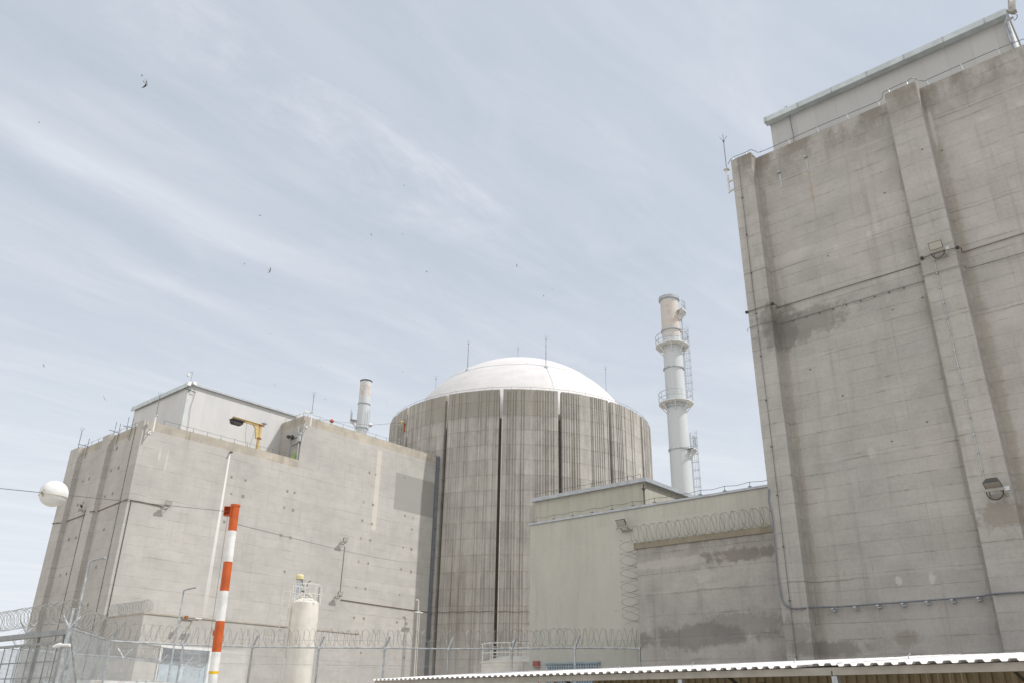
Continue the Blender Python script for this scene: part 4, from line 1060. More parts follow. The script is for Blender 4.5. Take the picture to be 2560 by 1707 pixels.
b = MB(); b.obox((P.x - 0.1, CA.y - 0.9, P.z + 0.05), (1, 0, 0), (0, 1, 0), (0, 0, 1), 0.24, 0.2, 0.26); t.part('housing', b, M_RUST)
b = MB(); b.obox((P.x + 1.0, CA.y - 0.9, P.z + 0.05), (1, 0, 0), (0, 1, 0), (0, 0, 1), 0.5, 0.25, 0.10); t.part('housing', b, M_WHITE)
P = onx(*F(1725, 1145), CA.x - 0.1)
b = MB(); b.box(CA.x - 0.25, CA.x - 0.003, P.y - 0.5, P.y + 0.5, P.z - 0.45, P.z + 0.45); b.box(CA.x - 0.27, CA.x - 0.25, P.y - 0.4, P.y + 0.4, P.z - 0.35, P.z + 0.35)
single('electric_box', b, plain('pale_green_box', (0.52, 0.60, 0.50), 0.6), 'pale green electrical box on the shaded side of the low annex', 'box', P)

# ------------------------------------------------------------------ containment drum and dome
dr = Thing('containment_building', 'round ribbed concrete drum with a white dome in the centre', 'reactor building', DC)
prof_rnd = random.Random(11)
def flute(deg, bay):
    """radial relief at an angle inside a bay (0..22.5)"""
    if 8.6 < deg < 12.6: return 0.0
    if bay % 3 == 2 and deg > 15.0: return 0.0
    k = int(deg / 1.02); hsh = ((k * 7919 + bay * 104729) % 97) / 97.0
    dpt = {14: 0.07, 15: 0.07, 0: 0.10}.get(bay, 0.10)
    if hsh < 0.22: return dpt
    f = deg / 1.02 - k
    return dpt if f < 0.34 + 0.36 * hsh else 0.0
wl = MB()
g0 = -146.2
for bay in range(16):
    s0 = g0 + bay * 22.5 + 0.74; s1 = g0 + (bay + 1) * 22.5 - 0.74
    n = 320; outer = []
    lastr = None
    for k in range(n + 1):
        a = s0 + (s1 - s0) * k / n; r = 20.0 + flute(a - s0, bay) - 0.06
        if k < 3 or k > n - 3: r = 20.0
        if lastr is not None and abs(r - lastr) < 1e-6 and k != n and k % 5: 
            nr = 20.0 + flute((a + (s1 - s0) / n) - s0, bay) - 0.06
            if abs(nr - r) < 1e-6: continue
        outer.append((r, a)); lastr = r
    pts_o = [(DC.x + r * math.cos(math.radians(a)), DC.y + r * math.sin(math.radians(a))) for r, a in outer]
    ain = [s0 + (s1 - s0) * k / 12 for k in range(13)]
    pts_i = [(DC.x + 19.35 * math.cos(math.radians(a)), DC.y + 19.35 * math.sin(math.radians(a))) for a in ain]
    vs = [(x, y, z) for z in (0, 40.7) for (x, y) in pts_o]; N_ = len(pts_o)
    wl.add(vs, [(k, k + 1, N_ + k + 1, N_ + k) for k in range(N_ - 1)])
    vi = [(x, y, z) for z in (0, 40.7) for (x, y) in pts_i]; NI = 13
    wl.add(vi, [(k + 1, k, NI + k, NI + k + 1) for k in range(NI - 1)])
    for e in (0, -1):
        a_, c_ = pts_o[e], pts_i[e]; wl.add([(a_[0], a_[1], 0), (c_[0], c_[1], 0), (c_[0], c_[1], 40.7), (a_[0], a_[1], 40.7)], [(0, 1, 2, 3)])
    # top face as a strip
    for k in range(N_ - 1):
        f0, f1 = k / (N_ - 1), (k + 1) / (N_ - 1)
        a0_, a1_ = [math.radians(outer[j][1]) for j in (k, k + 1)]
        wl.add([(pts_o[k][0], pts_o[k][1], 40.7), (pts_o[k + 1][0], pts_o[k + 1][1], 40.7), (DC.x + 19.35 * math.cos(a1_), DC.y + 19.35 * math.sin(a1_), 40.7), (DC.x + 19.35 * math.cos(a0_), DC.y + 19.35 * math.sin(a0_), 40.7)], [(0, 1, 2, 3)])
dr.part('ribbed_wall', wl, M_DRUM)
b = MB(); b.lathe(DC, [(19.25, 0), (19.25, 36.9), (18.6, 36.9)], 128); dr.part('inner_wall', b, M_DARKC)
b = MB(); Rs, zc = 19.19, 33.0
b.lathe(DC, [(Rs * math.cos(a), zc + Rs * math.sin(a)) for a in [math.radians(8 + (90 - 8) * k / 48) for k in range(49)]], 160); dr.part('dome', b, M_DOME)
b = MB()
for gi in range(16):                       # white drain pipe in some of the slots
    a = math.radians(g0 + gi * 22.5)
    if gi in (0,):
        ex, ey = DC.x + 20.0 * math.cos(a + 0.0095), DC.y + 20.0 * math.sin(a + 0.0095)
        b.tube([(ex, ey, 37.0), (ex, ey, 2)], 0.075, 8)
dr.part('downpipe', b, M_PLPIPE)
rw = MB(); pgs = []
N_ = 96
rw.tube([DC + Vector((19.9 * math.cos(2 * math.pi * k / N_), 19.9 * math.sin(2 * math.pi * k / N_), 41.05 - 0.05 * (k % 2))) for k in range(N_)], 0.02, 4, closed=True)
for k in range(0, N_, 2): pgs.append(MB().tube([DC + Vector((19.9 * math.cos(2 * math.pi * k / N_), 19.9 * math.sin(2 * math.pi * k / N_), z)) for z in (40.7, 41.05)], 0.022, 4))
t = Thing('roof_conductor', 'ring of conductor wire on pegs round the rim of the concrete drum', 'cable', DC + Vector((0, 0, 40.7)), 'lightning conductor wires')
t.part('wire', rw, M_WIRE)
for pg in pgs: t.part('peg', pg, M_WIRE)
# horizontal cable round the drum near the bottom
zc_ = 12.4
b = MB(); b.tube([DC + Vector((20.12 * math.cos(math.radians(a)), 20.12 * math.sin(math.radians(a)), zc_ + 0.05 * math.sin(a))) for a in range(-172, -100, 2)], 0.035, 6)
single('drum_cable', b, M_BROWNC, 'horizontal cable round the lower part of the concrete drum', 'cable', DC + Vector((-18, -9, zc_)))

def sphere_hit(px, py):
    r = ray(px, py); c = DC + Vector((0, 0, zc)) - EYE
    bq = r.dot(c); q = bq * bq - c.dot(c) + Rs * Rs
    return EYE + r * (bq - math.sqrt(q)) if q > 0 else None
def crop1(x, y): return (940 + x / 3.267, 840 + y / 3.267)
h1, h2 = sphere_hit(*crop1(747, 275)), sphere_hit(*crop1(1388, 252))
ring = (math.hypot(h1.x - DC.x, h1.y - DC.y) + math.hypot(h2.x - DC.x, h2.y - DC.y)) / 2
def rod_at(x, y, zb, ztop, label, r=0.05):
    t = Thing('lightning_rod', label, 'lightning rod', (x, y, zb), 'lightning rods')
    b = MB(); b.tube([(x, y, zb - 0.2), (x, y, (zb + ztop) / 2), (x, y, ztop)], [r, r * 0.8, r * 0.6], 6)
    for f in (0.25, 0.5, 0.75): b.lathe((x, y, zb + (ztop - zb) * f), [(r * 0.6, -0.06), (r * 1.7, 0), (r * 0.6, 0.06)], 8)
    t.part('mast', b, M_WIRE)
    b = MB(); splay(b, Vector((x, y, ztop)), 0.55); b.lathe((x, y, ztop), [(0, -0.1), (0.11, 0), (0, 0.1)], 8); t.part('tip', b, M_WIRE)
    b = MB(); b.lathe((x, y, zb), [(0.3, -0.2), (0.3, 0.05), (0.12, 0.12), (0.08, 0.4), (0, 0.4)], 10); t.part('base', b, M_GALV)
def az_far(px, py, rr):
    r = ray(px, py); d = Vector((r.x, r.y, 0)).normalized(); c = Vector((DC.x, DC.y, 0)); bq = d.dot(c); q = bq * bq - c.dot(c) + rr * rr
    P = d * (bq + math.sqrt(max(q, 0))); return P
zt = lambda px, py, P: EYE.z + ray(px, py).z / math.hypot(ray(px, py).x, ray(px, py).y) * math.hypot(P.x, P.y)
rod_at(h1.x, h1.y, h1.z, zt(*crop1(753, 62), h1), 'left one of two tall lightning rods on the front of the white dome')
rod_at(h2.x, h2.y, h2.z, zt(*crop1(1386, 30), h2), 'right of the two tall lightning rods on the front of the white dome')
zr = lambda rr: zc + math.sqrt(Rs * Rs - rr * rr)
for q, rr, lab in ((crop1(1160, 110), ring, 'short lightning rod showing just above the top of the white dome'),
                   (crop1(1874, 270), ring + 2.6, 'lightning rod rising behind the right shoulder of the white dome'),
                   (crop1(491, 350), ring + 5.0, 'faint lightning rod behind the left shoulder of the white dome')):
    P = az_far(*q, rr); rod_at(P.x, P.y, zr(min(rr, 18.9)), zt(*q, P), lab, 0.04)
cps = [Vector((DC.x, DC.y, 0)) + Vector((math.cos(a) * rr, math.sin(a) * rr, zc + math.sqrt(max(Rs * Rs - rr * rr, 0)) + 0.03)) for rr, a in
       [(ring + (18.4 - ring) * k / 10, math.atan2(h2.y - DC.y, h2.x - DC.x)) for k in range(11)]]
b = MB(); b.tube(cps, 0.02, 5); single('dome_conductor', b, M_STEEL, 'thin wire running down the white dome from the right front lightning rod', 'cable', cps[0])
rp = [DC + Vector((ring * math.cos(a), ring * math.sin(a), zr(ring) + 0.03)) for a in [2 * math.pi * k / 72 for k in range(72)]]
b = MB(); b.tube(rp, 0.018, 4, closed=True); single('dome_conductor', b, M_STEEL, 'ring of thin wire round the upper part of the white dome', 'cable', rp[0])

# rusty sampling box and ball at the leftmost visible slot
a = math.radians(g0 - 45.0 + 360); 
P = ond(960 + 705 / 13.07, 1000 + 900 / 13.07, 111.5)
t = Thing('rusty_cabinet', 'rust-coloured cabinet on a lattice mast at the left slot of the concrete drum', 'cabinet', (P.x, P.y, 25))
b = MB(); b.obox(P, (vw.x, vw.y, 0), (-vw.y, vw.x, 0), (0, 0, 1), 0.42, 0.5, 1.1); t.part('cabinet', b, M_RUST)
b = MB(); Q = ond(960 + 770 / 13.07, 1000 + 860 / 13.07, 111.9); b.obox(Q, (vw.x, vw.y, 0), (-vw.y, vw.x, 0), (0, 0, 1), 0.25, 0.4, 1.05); t.part('recess', b, M_BLACK)
b = MB()
sx = Vector((vw.x, vw.y, 0)).normalized()
for o_ in (-0.95, -0.55):
    pp_ = P + sx * o_; b.tube([(pp_.x, pp_.y, 25), (pp_.x, pp_.y, P.z + 0.3)], 0.04, 5)
k = 26.0
while k < P.z + 0.2:
    p1_, p2_ = P - sx * 0.95, P - sx * 0.55; b.tube([(p1_.x, p1_.y, k), (p2_.x, p2_.y, k)], 0.03, 4); k += 0.55
b.tube([(P.x, P.y, 25), (P.x, P.y, P.z)], 0.10, 8)
t.part('lattice_mast', b, M_WIRE)

# ------------------------------------------------------------------ stacks
def ring_platform(t, c, z, r0, r1, a0, a1, mat, rail_h=1.1):
    n = 28; b = MB()
    vs = []; full = abs(a1 - a0) >= 359
    aa = [math.radians(a0 + (a1 - a0) * k / n) for k in range(n + 1)]
    b.lathe(c, [(r0, z), (r1, z), (r1, z + 0.12), (r0, z + 0.12), (r0, z)], n, a0=aa[0], a1=aa[-1], smooth=False)
    for k in range(0, n, 4):
        a = aa[k]; d = Vector((math.cos(a), math.sin(a), 0))
        b.tube([c + d * r0 + Vector((0, 0, z - 1.0)), c + d * (r1 - 0.1) + Vector((0, 0, z - 0.02))], 0.05, 5)
    pl = t.part('platform', b, M_WHITE)
    b = MB()
    for hz in (rail_h, rail_h * 0.5):
        b.tube([c + Vector((r1 * 0.98 * math.cos(a), r1 * 0.98 * math.sin(a), z + hz)) for a in aa], 0.035, 5)
    for k in range(0, n + 1, 3):
        a = aa[k]; b.tube([c + Vector((r1 * 0.98 * math.cos(a), r1 * 0.98 * math.sin(a), z + h_)) for h_ in (0, rail_h)], 0.03, 5)
    t.part('railing', b, M_GALV)

def ladder(t, c, ang, r, z0, z1, cage=True):
    a = math.radians(ang); d = Vector((math.cos(a), math.sin(a), 0)); s = Vector((-d.y, d.x, 0))
    b = MB(); base = c + d * (r + 0.25)
    for o_ in (-0.24, 0.24): b.tube([base + s * o_ + Vector((0, 0, z0)), base + s * o_ + Vector((0, 0, z1))], 0.035, 5)
    k = z0
    while k < z1: b.tube([base - s * 0.24 + Vector((0, 0, k)), base + s * 0.24 + Vector((0, 0, k))], 0.02, 4); k += 0.35
    ld = t.part('ladder', b, M_GALV)
    if cage:
        b = MB(); k = z0 + (z1 - z0) * 0.18
        while k < z1 + 0.3:
            b.tube([base + s * 0.42 * math.cos(q) + d * (0.05 + 0.72 * math.sin(q)) + Vector((0, 0, k)) for q in [i * math.pi / 8 for i in range(9)]], 0.03, 4); k += 0.95
        for q in (0.5, 1.1, math.pi / 2, 2.0, 2.6):
            o_ = s * 0.42 * math.cos(q) + d * (0.05 + 0.72 * math.sin(q))
            b.tube([base + o_ + Vector((0, 0, z0 + (z1 - z0) * 0.18)), base + o_ + Vector((0, 0, z1 + 0.2))], 0.022, 4)
        t.part('ladder_cage', b, M_GALV)

def ch(x, y): return (1560 + x / 2.8, 700 + y / 2.8)
azr = math.radians(29.6); DCH = 92.0
CB = Vector((DCH * math.cos(azr), DCH * math.sin(azr), 0))
zpix = lambda px, py: EYE.z + ray(px, py).z / math.hypot(ray(px, py).x, ray(px, py).y) * DCH
rch = 1.11
# sight-line right direction in plan (for placing ladders and platforms as seen)
rightdir = math.degrees(math.atan2(-math.cos(azr), math.sin(azr)))      # to the right of the stack as seen
toward = math.degrees(azr) + 180
ztop = zpix(*ch(317, 125))
M_STK = stack_mat('pale_grey_stack_paint', zpix(*ch(325, 285)), 2.4, (0.50, 0.36, 0.24), (0.56, 0.53, 0.50))
t = Thing('vent_stack', 'tall pale grey steel vent stack with ring platforms, right of the dome', 'chimney', CB)
b = MB(); b.lathe(CB, [(rch * 1.10, 0), (rch * 1.06, 14), (rch * 1.02, 30), (rch, 42), (rch * 0.98, ztop - 0.3), (rch * 0.98, ztop), (rch * 0.86, ztop), (rch * 0.86, ztop - 3)], 48); t.part('shaft', b, M_STK)
for zz, rr in ((zpix(*ch(330, 360)), 0.0), (zpix(*ch(347, 622)), 0.0), (zpix(*ch(368, 893)), 0), (zpix(*ch(388, 1188)), 0)):
    b = MB(); b.lathe(CB, [(rch, zz - 0.12), (rch * 1.12, zz - 0.10), (rch * 1.12, zz + 0.06), (rch, zz + 0.08)], 48, smooth=False); t.part('flange', b, M_GALV)
b = MB(); b.lathe(CB, [(rch, ztop - 0.55), (rch * 1.14, ztop - 0.5), (rch * 1.14, ztop - 0.1), (rch * 0.98, ztop + 0.02)], 48, smooth=False); t.part('top_ring', b, M_STEEL)
zp1 = zpix(*ch(336, 470)); zp2 = zpix(*ch(362, 870))
ring_platform(t, CB, zp1, rch, 1.97, 0, 360, M_GALV, 1.3)
ring_platform(t, CB, zp2, rch, 2.0, 0, 360, M_GALV, 1.3)
ring_platform(t, CB, zpix(*ch(410, 235)), rch, 1.93, rightdir - 40, rightdir + 40, M_GALV, 1.25)
ring_platform(t, CB, zpix(*ch(490, 1195)), rch, 1.93, rightdir - 35, rightdir + 35, M_GALV, 1.5)
ladder(t, CB, rightdir + 15, rch, zp2 + 0.2, zp1 + 2.6)
ladder(t, CB, rightdir + 12, rch, zpix(*ch(470, 1480)) - 3, zpix(*ch(460, 1060)))
ladder(t, CB, rightdir + 5, rch, zp1, zpix(*ch(400, 200)), cage=False)

q0 = ray(915.5, 953.4); az2 = math.atan2(q0.y, q0.x); D2 = 128.0
C2 = Vector((D2 * math.cos(az2), D2 * math.sin(az2), 0))
zp = lambda px, py: EYE.z + ray(px, py).z / math.hypot(ray(px, py).x, ray(px, py).y) * D2
def c5(x, y): return (860 + x / 10.45, 940 + y / 10.45)
zt2 = zp(*c5(580, 125)); r2 = 0.93
M_STK2 = stack_mat('rust_patched_stack_paint', zp(*c5(560, 400)), 1.35, (0.36, 0.20, 0.15), (0.58, 0.56, 0.55))
t = Thing('vent_stack', 'smaller white stack with a rusty patch behind the left building roof', 'chimney', C2)
b = MB(); b.lathe(C2, [(r2, 0), (r2, zt2), (r2 * 0.88, zt2), (r2 * 0.88, zt2 - 2)], 40); t.part('shaft', b, M_STK2)
for py in (735, 1370):
    zz = zp(*c5(520, py)); b = MB(); b.lathe(C2, [(r2, zz - 0.1), (r2 * 1.1, zz - 0.08), (r2 * 1.1, zz + 0.05), (r2, zz + 0.07)], 40, smooth=False); t.part('flange', b, M_STEEL)
b = MB(); b.lathe(C2, [(r2, zt2 - 0.2), (r2 * 1.08, zt2 - 0.15), (r2 * 1.08, zt2), (r2, zt2 + 0.02)], 40, smooth=False); t.part('top_ring', b, M_DARKM)
rd2 = math.degrees(math.atan2(-math.cos(az2), math.sin(az2)))
ring_platform(t, C2, zp(*c5(260, 1170)), r2, 2.0, rd2 + 150, rd2 + 200, M_GALV, 1.7)
ladder(t, C2, rd2 - 42, r2, zp(*c5(520, 1480)), zp(*c5(620, 900)), cage=False)

# overhead wire with marker balls
bp = [ond(829.5, 1051.5, 118), ond(925.5, 1062, 118), ond(960 + 605 / 13.07, 1000 + 725 / 13.07, 111)]
sag = []
for i in range(41):
    s = i / 40.0
    p = (bp[0] * 2 - bp[1]).lerp(bp[0], s * 4) if s < .25 else (bp[0].lerp(bp[1], (s - .25) / .375) if s < .625 else bp[1].lerp(bp[2], (s - .625) / .375))
    sag.append(p)
b = MB(); b.tube(sag, 0.022, 5); single('overhead_wire', b, M_WIRE, 'distant overhead wire carrying small marker balls across to the drum', 'wire', bp[0])
for k, (p, m1, m2, lab) in enumerate(((bp[0], M_ORANGE, M_WHITE, 'small orange marker ball above the parapet left of the rusty white stack'), (bp[1], M_WHITE, M_WHITE, 'small white marker ball right beside the rusty white stack'), (bp[2], M_YCAP, M_ORANGE, 'small orange and cream marker ball at the left slot of the drum'))):
    t = Thing('marker_ball', lab, 'marker ball', p, 'aerial marker balls')
    R_ = 0.30
    b = MB(); b.lathe(p, [(R_ * math.cos(a), R_ * math.sin(a)) for a in [math.radians(-90 + 180 * j / 20) for j in range(8, 21)]], 24); t.part('upper_half', b, m1)
    b = MB(); b.lathe(p, [(R_ * math.cos(a), R_ * math.sin(a)) for a in [math.radians(-90 + 180 * j / 20) for j in range(0, 9)]], 24); t.part('lower_half', b, m1)
    b = MB(); b.lathe(p, [(R_ * 1.0, -0.12), (R_ * 1.06, -0.10), (R_ * 1.06, -0.06), (R_, -0.04)], 24); t.part('seam', b, M_RUST if k != 1 else M_FASC)

# near marker ball, wire and striped pole
PD = 26.0
pt_ = ond(588.5, 1264, PD); pb0 = ond(530.5, 1707, PD)
ptop = Vector(pt_); pbot = Vector(pb0)
dirp = (ptop - pbot).normalized(); pg0 = pbot - dirp * (pbot.z / dirp.z)
def along(pxy): 
    # height along the pole where a sight line passes
    best = None
    r = ray(*pxy)
    w0 = pg0 - EYE; a_ = dirp.dot(dirp); b_ = dirp.dot(r); c_ = 1.0; d_ = dirp.dot(w0); e_ = r.dot(w0)
    return (b_ * e_ - c_ * d_) / (a_ * c_ - b_ * b_)
Ltop = along((588.5, 1264)); rp_ = 0.128
t = Thing('striped_pole', 'orange and white banded marker pole with a steel box near its top', 'pole', pg0)
marks = [(Ltop, 0)] + [(along(q), 0) for q in ((0, 0),)][:0]
edges_px = [(588, 1264), (583, 1327), (573, 1404), (564.5, 1477), (556, 1552), (547, 1629)]
hs = [along(q) for q in edges_px]
hs.append(0)
for k in range(len(hs) - 1):
    b = MB(); b.tube([pg0 + dirp * (hs[k + 1] + 0.0005), pg0 + dirp * hs[k]], rp_, 28)
    t.part('band', b, M_ORANGE if k % 2 == 0 else M_WHITE)
b = MB(); hy = along(G(2040, 1345)); b.tube([pg0 + dirp * (hy - 0.035), pg0 + dirp * (hy + 0.035)], rp_ + 0.004, 28); t.part('yellow_band', b, plain('bright_yellow_tape', (0.70, 0.45, 0.01), 0.5))
b = MB(); b.tube([pg0 + dirp * (Ltop - 0.02), pg0 + dirp * (Ltop + 0.04)], rp_ * 1.12, 28); t.part('cap', b, M_ORANGE)
bxc = ond(574, 1276, PD - 0.12); ex = (pg0 + dirp * (Ltop - 0.18)) 
side = Vector((vw.x, vw.y, 0)).normalized(); fwd = Vector((-side.y, side.x, 0))
b = MB(); cbx = ex - side * 0.17
b.obox(cbx - side * 0.0, side, fwd, dirp, 0.20, 0.02, 0.26)
for sg in (-1, 1): b.obox(cbx + dirp * sg * 0.13 - fwd * 0.08, side, fwd, dirp, 0.22, 0.16, 0.02); b.obox(cbx + side * sg * 0.10 - fwd * 0.08, side, fwd, dirp, 0.02, 0.16, 0.24)
b.tube([cbx - fwd * 0.01, cbx - fwd * 0.06], 0.018, 6)
t.part('steel_box', b, M_ORANGE)
b = MB(); hk = along(G(2065, 680)); cc = pg0 + dirp * hk - side * (rp_ + 0.01); b.obox(cc, side, fwd, dirp, 0.05, 0.06, 0.14); t.part('latch', b, M_ORANGE)
ballc = ond(134.5, 1233.5, 21.2); hookp = cbx - fwd * 0.05
b = MB(); L_ = (ballc - hookp)
far = ballc + L_ * 3.2
wp = [hookp + (far - hookp) * (k / 30) - Vector((0, 0, 0.0)) for k in range(31)]
b.tube(wp, 0.0075, 5)
single('overhead_wire', b, M_WIRE, 'taut wire from the striped pole through the large white ball and out of frame', 'wire', hookp)
t = Thing('marker_ball', 'large white marker ball hanging on a wire at the left', 'marker ball', ballc, 'aerial marker balls')
dr_ = L_.normalized(); o1 = dr_.orthogonal().normalized(); o2 = dr_.cross(o1)
b = MB(); R_ = 0.30; vs = []; fs = []
nn, mm = 24, 32
for i in range(nn + 1):
    a = math.pi * i / nn
    for j in range(mm):
        q = 2 * math.pi * j / mm; vs.append(ballc + Vector((math.sin(a) * math.cos(q) * R_, math.sin(a) * math.sin(q) * R_, math.cos(a) * R_ * 0.97)))
for i in range(nn):
    for j in range(mm): fs.append((i * mm + j, i * mm + (j + 1) % mm, (i + 1) * mm + (j + 1) % mm, (i + 1) * mm + j))
b.add(vs, fs, 0, True); t.part('shell', b, M_WHITE)
b = MB(); b.lathe(ballc, [(R_ * 0.975, -0.075), (R_ * 1.012, -0.072), (R_ * 1.012, -0.06), (R_ * 0.985, -0.057)], 40); t.part('seam', b, plain('beige_seam', (0.62, 0.57, 0.48), 0.6))
b = MB(); b.tube([ballc + dr_ * R_ * 0.9, ballc + dr_ * (R_ + 0.03)], 0.035, 8); b.tube([ballc - dr_ * R_ * 0.9, ballc - dr_ * (R_ + 0.03)], 0.035, 8)
b.obox(ballc + dr_ * R_ * 0.93 - fwd * 0.02, dr_, fwd, (0, 0, 1), 0.02, 0.05, 0.16); t.part('wire_clamp', b, M_FASC)
pe = ony(*Cc(1960, 465), 76.7); ps = pg0 + dirp * (Ltop - 0.55) + side * rp_
b = MB(); b.tube([ps.lerp(pe, k / 16) - Vector((0, 0, 0.35 * math.sin(math.pi * k / 16))) for k in range(17)], 0.009, 4)
single('overhead_wire', b, M_WIRE, 'faint sagging wire from the striped pole to the cable riser on the left building', 'wire', ps)
b = MB(); q1_ = cbx - side * 0.02; b.tube([q1_, q1_ + Vector((0, 0, 0)) - dirp * 3 - side * 0.03, pg0 - side * 0.3], 0.006, 4)
single('stay_wire', b, M_WIRE, 'thin wire running down beside the striped pole from its steel box', 'wire', pg0 - side * 0.3)


# ------------------------------------------------------------------ storage tanks
def ring_rail(b, c, r, z, h, n=24, a0=0, a1=360, rr=0.03):
    aa = [math.radians(a0 + (a1 - a0) * k / n) for k in range(n + 1)]
    for f in (1.0, 0.5): b.tube([c + Vector((r * math.cos(a), r * math.sin(a), z + h * f)) for a in aa], rr, 5)
    for k in range(0, n + 1, 3): b.tube([c + Vector((r * math.cos(aa[k]), r * math.sin(aa[k]), z + q)) for q in (0, h)], rr, 5)
qd = ray(765, 1507); azt = math.atan2(qd.y, qd.x); DT = 72.0
CT = Vector((DT * math.cos(azt), DT * math.sin(azt), 0)); zT = EYE.z + qd.z / math.hypot(qd.x, qd.y) * DT; rt = 1.08
t = Thing('storage_tank', 'tall slim cream storage tank with a railed top in front of the sunlit wall', 'tank', CT)
b = MB(); b.lathe(CT, [(rt, 0), (rt, zT - 0.1), (rt * 0.98, zT), (rt * 0.75, zT + 0.22), (rt * 0.4, zT + 0.38), (0, zT + 0.42)], 48); t.part('shell', b, M_CREAM)
rdT = math.degrees(math.atan2(-math.cos(azt), math.sin(azt)))
b = MB(); ring_rail(b, CT, rt * 1.06, zT - 0.1, 1.5); t.part('railing', b, M_WHITE)
sT = Vector((math.cos(math.radians(rdT)), math.sin(math.radians(rdT)), 0))
b = MB()
lx = CT - sT * (rt + 0.55)
for o_ in (0, 0.55): b.tube([(lx + sT * o_ - sT * 0.25) + Vector((0, 0, 0)), (lx + sT * o_ - sT * 0.25) + Vector((0, 0, zT + 1.2))], 0.025, 5)
k = 0.5
while k < zT + 1.3: b.tube([lx - sT * 0.25 + Vector((0, 0, k)), lx + sT * 0.30 + Vector((0, 0, k))], 0.02, 4); k += 0.75
t.part('ladder', b, M_CREAM)
b = MB(); pp_ = [CT - sT * (rt + 0.06) + Vector((0, 0, z_)) for z_ in (5.2, zT - 1.0, zT - 0.4)] + [CT - sT * (rt * 0.75) + Vector((0, 0, zT + 0.35)), CT - sT * 0.35 + Vector((0, 0, zT + 0.72)), CT + sT * 0.25 + Vector((0, 0, zT + 0.65)), CT + sT * 0.45 + Vector((0, 0, zT + 0.3))]
b.tube(smooth_path(pp_, 4), 0.085, 10); t.part('pipe', b, M_CREAM)
q = ray(743, 1500); az3 = math.atan2(q.y, q.x); C3 = Vector(((DT + 3.5) * math.cos(az3), (DT + 3.5) * math.sin(az3), 0))
zz3 = EYE.z + ray(749, 1447).z / math.hypot(ray(749, 1447).x, ray(749, 1447).y) * (DT + 3.5)
t = Thing('vent_pipe', 'grey vent pipe with a pale yellow cap rising behind the slim cream tank', 'pipe', C3)
b = MB(); b.lathe(C3, [(0.23, 0), (0.23, zz3), (0, zz3)], 20); t.part('pipe', b, M_GALV)
b = MB(); b.lathe(C3, [(0.30, zz3 - 0.05), (0.34, zz3), (0.34, zz3 + 0.3), (0.28, zz3 + 0.38), (0, zz3 + 0.42)], 20); t.part('cap', b, M_YCAP)
b = MB(); b.tube([C3 + sT * x_ + Vector((0, 0, zz3 + z_)) for x_, z_ in ((0.25, -0.1), (0.28, -0.45), (0.5, -0.65), (0.7, -0.5), (0.75, -0.2), (0.95, -0.1))], 0.03, 6)
for z_ in (-1.0, -1.25): b.tube([C3 - sT * 0.3 + Vector((0, 0, zz3 + z_)), C3 + sT * 0.55 + Vector((0, 0, zz3 + z_ + 0.05))], 0.04, 6)
b.tube([C3 + sT * 0.2 + Vector((0, -0.2, zz3 - 1.0)), C3 + sT * 0.62 + Vector((0, -0.2, zz3 - 1.2)), C3 + sT * 0.5 + Vector((0, -0.2, zz3 - 1.6))], 0.03, 6)
t.part('cable', b, M_BLACK)

qd = ray(1291, 1641); azc = math.atan2(qd.y, qd.x); DK_ = 58.0
CK = Vector((DK_ * math.cos(azc), DK_ * math.sin(azc), 0)); rk = 2.32
zk = EYE.z + 0.0480 * DK_; 
t = Thing('storage_tank', 'wide cream tank with a cone roof and railing partly hidden by the grey-green building', 'tank', CK)
b = MB(); b.lathe(CK, [(rk, 0), (rk, zk), (rk * 1.02, zk + 0.02), (rk * 1.02, zk + 0.10), (rk * 0.98, zk + 0.12), (rk * 0.55, zk + 0.42), (0, zk + 0.55)], 48, smooth=False); t.part('shell', b, M_CREAM)
b = MB(); ring_rail(b, CK, rk * 1.0, zk + 0.05, 1.15, 36, rr=0.035); t.part('railing', b, M_WHITE)
sK = Vector((math.sin(azc), -math.cos(azc), 0))
b = MB(); b.tube([CK + Vector((0, 0, zk + 0.4)), CK + Vector((0, 0, zk + 1.25)), CK - sK * 0.06 + Vector((0, 0, zk + 1.42)), CK - sK * 0.2 + Vector((0, 0, zk + 1.45)), CK - sK * 0.3 + Vector((0, 0, zk + 1.3))], 0.08, 10); t.part('vent', b, M_CREAM)
fK = Vector((-math.cos(azc), -math.sin(azc), 0))
b = MB(); o_ = CK + fK * (rk + 0.1) + sK * 0.1; b.obox(o_ + Vector((0, 0, zk - 0.55)), sK, fK, (0, 0, 1), 0.5, 0.2, 0.12); b.tube([o_ + sK * 0.35 + Vector((0, 0, zk - 0.7)), o_ + sK * 0.35 + Vector((0, 0, zk + 0.05))], 0.03, 6); t.part('fitting', b, M_STEEL)

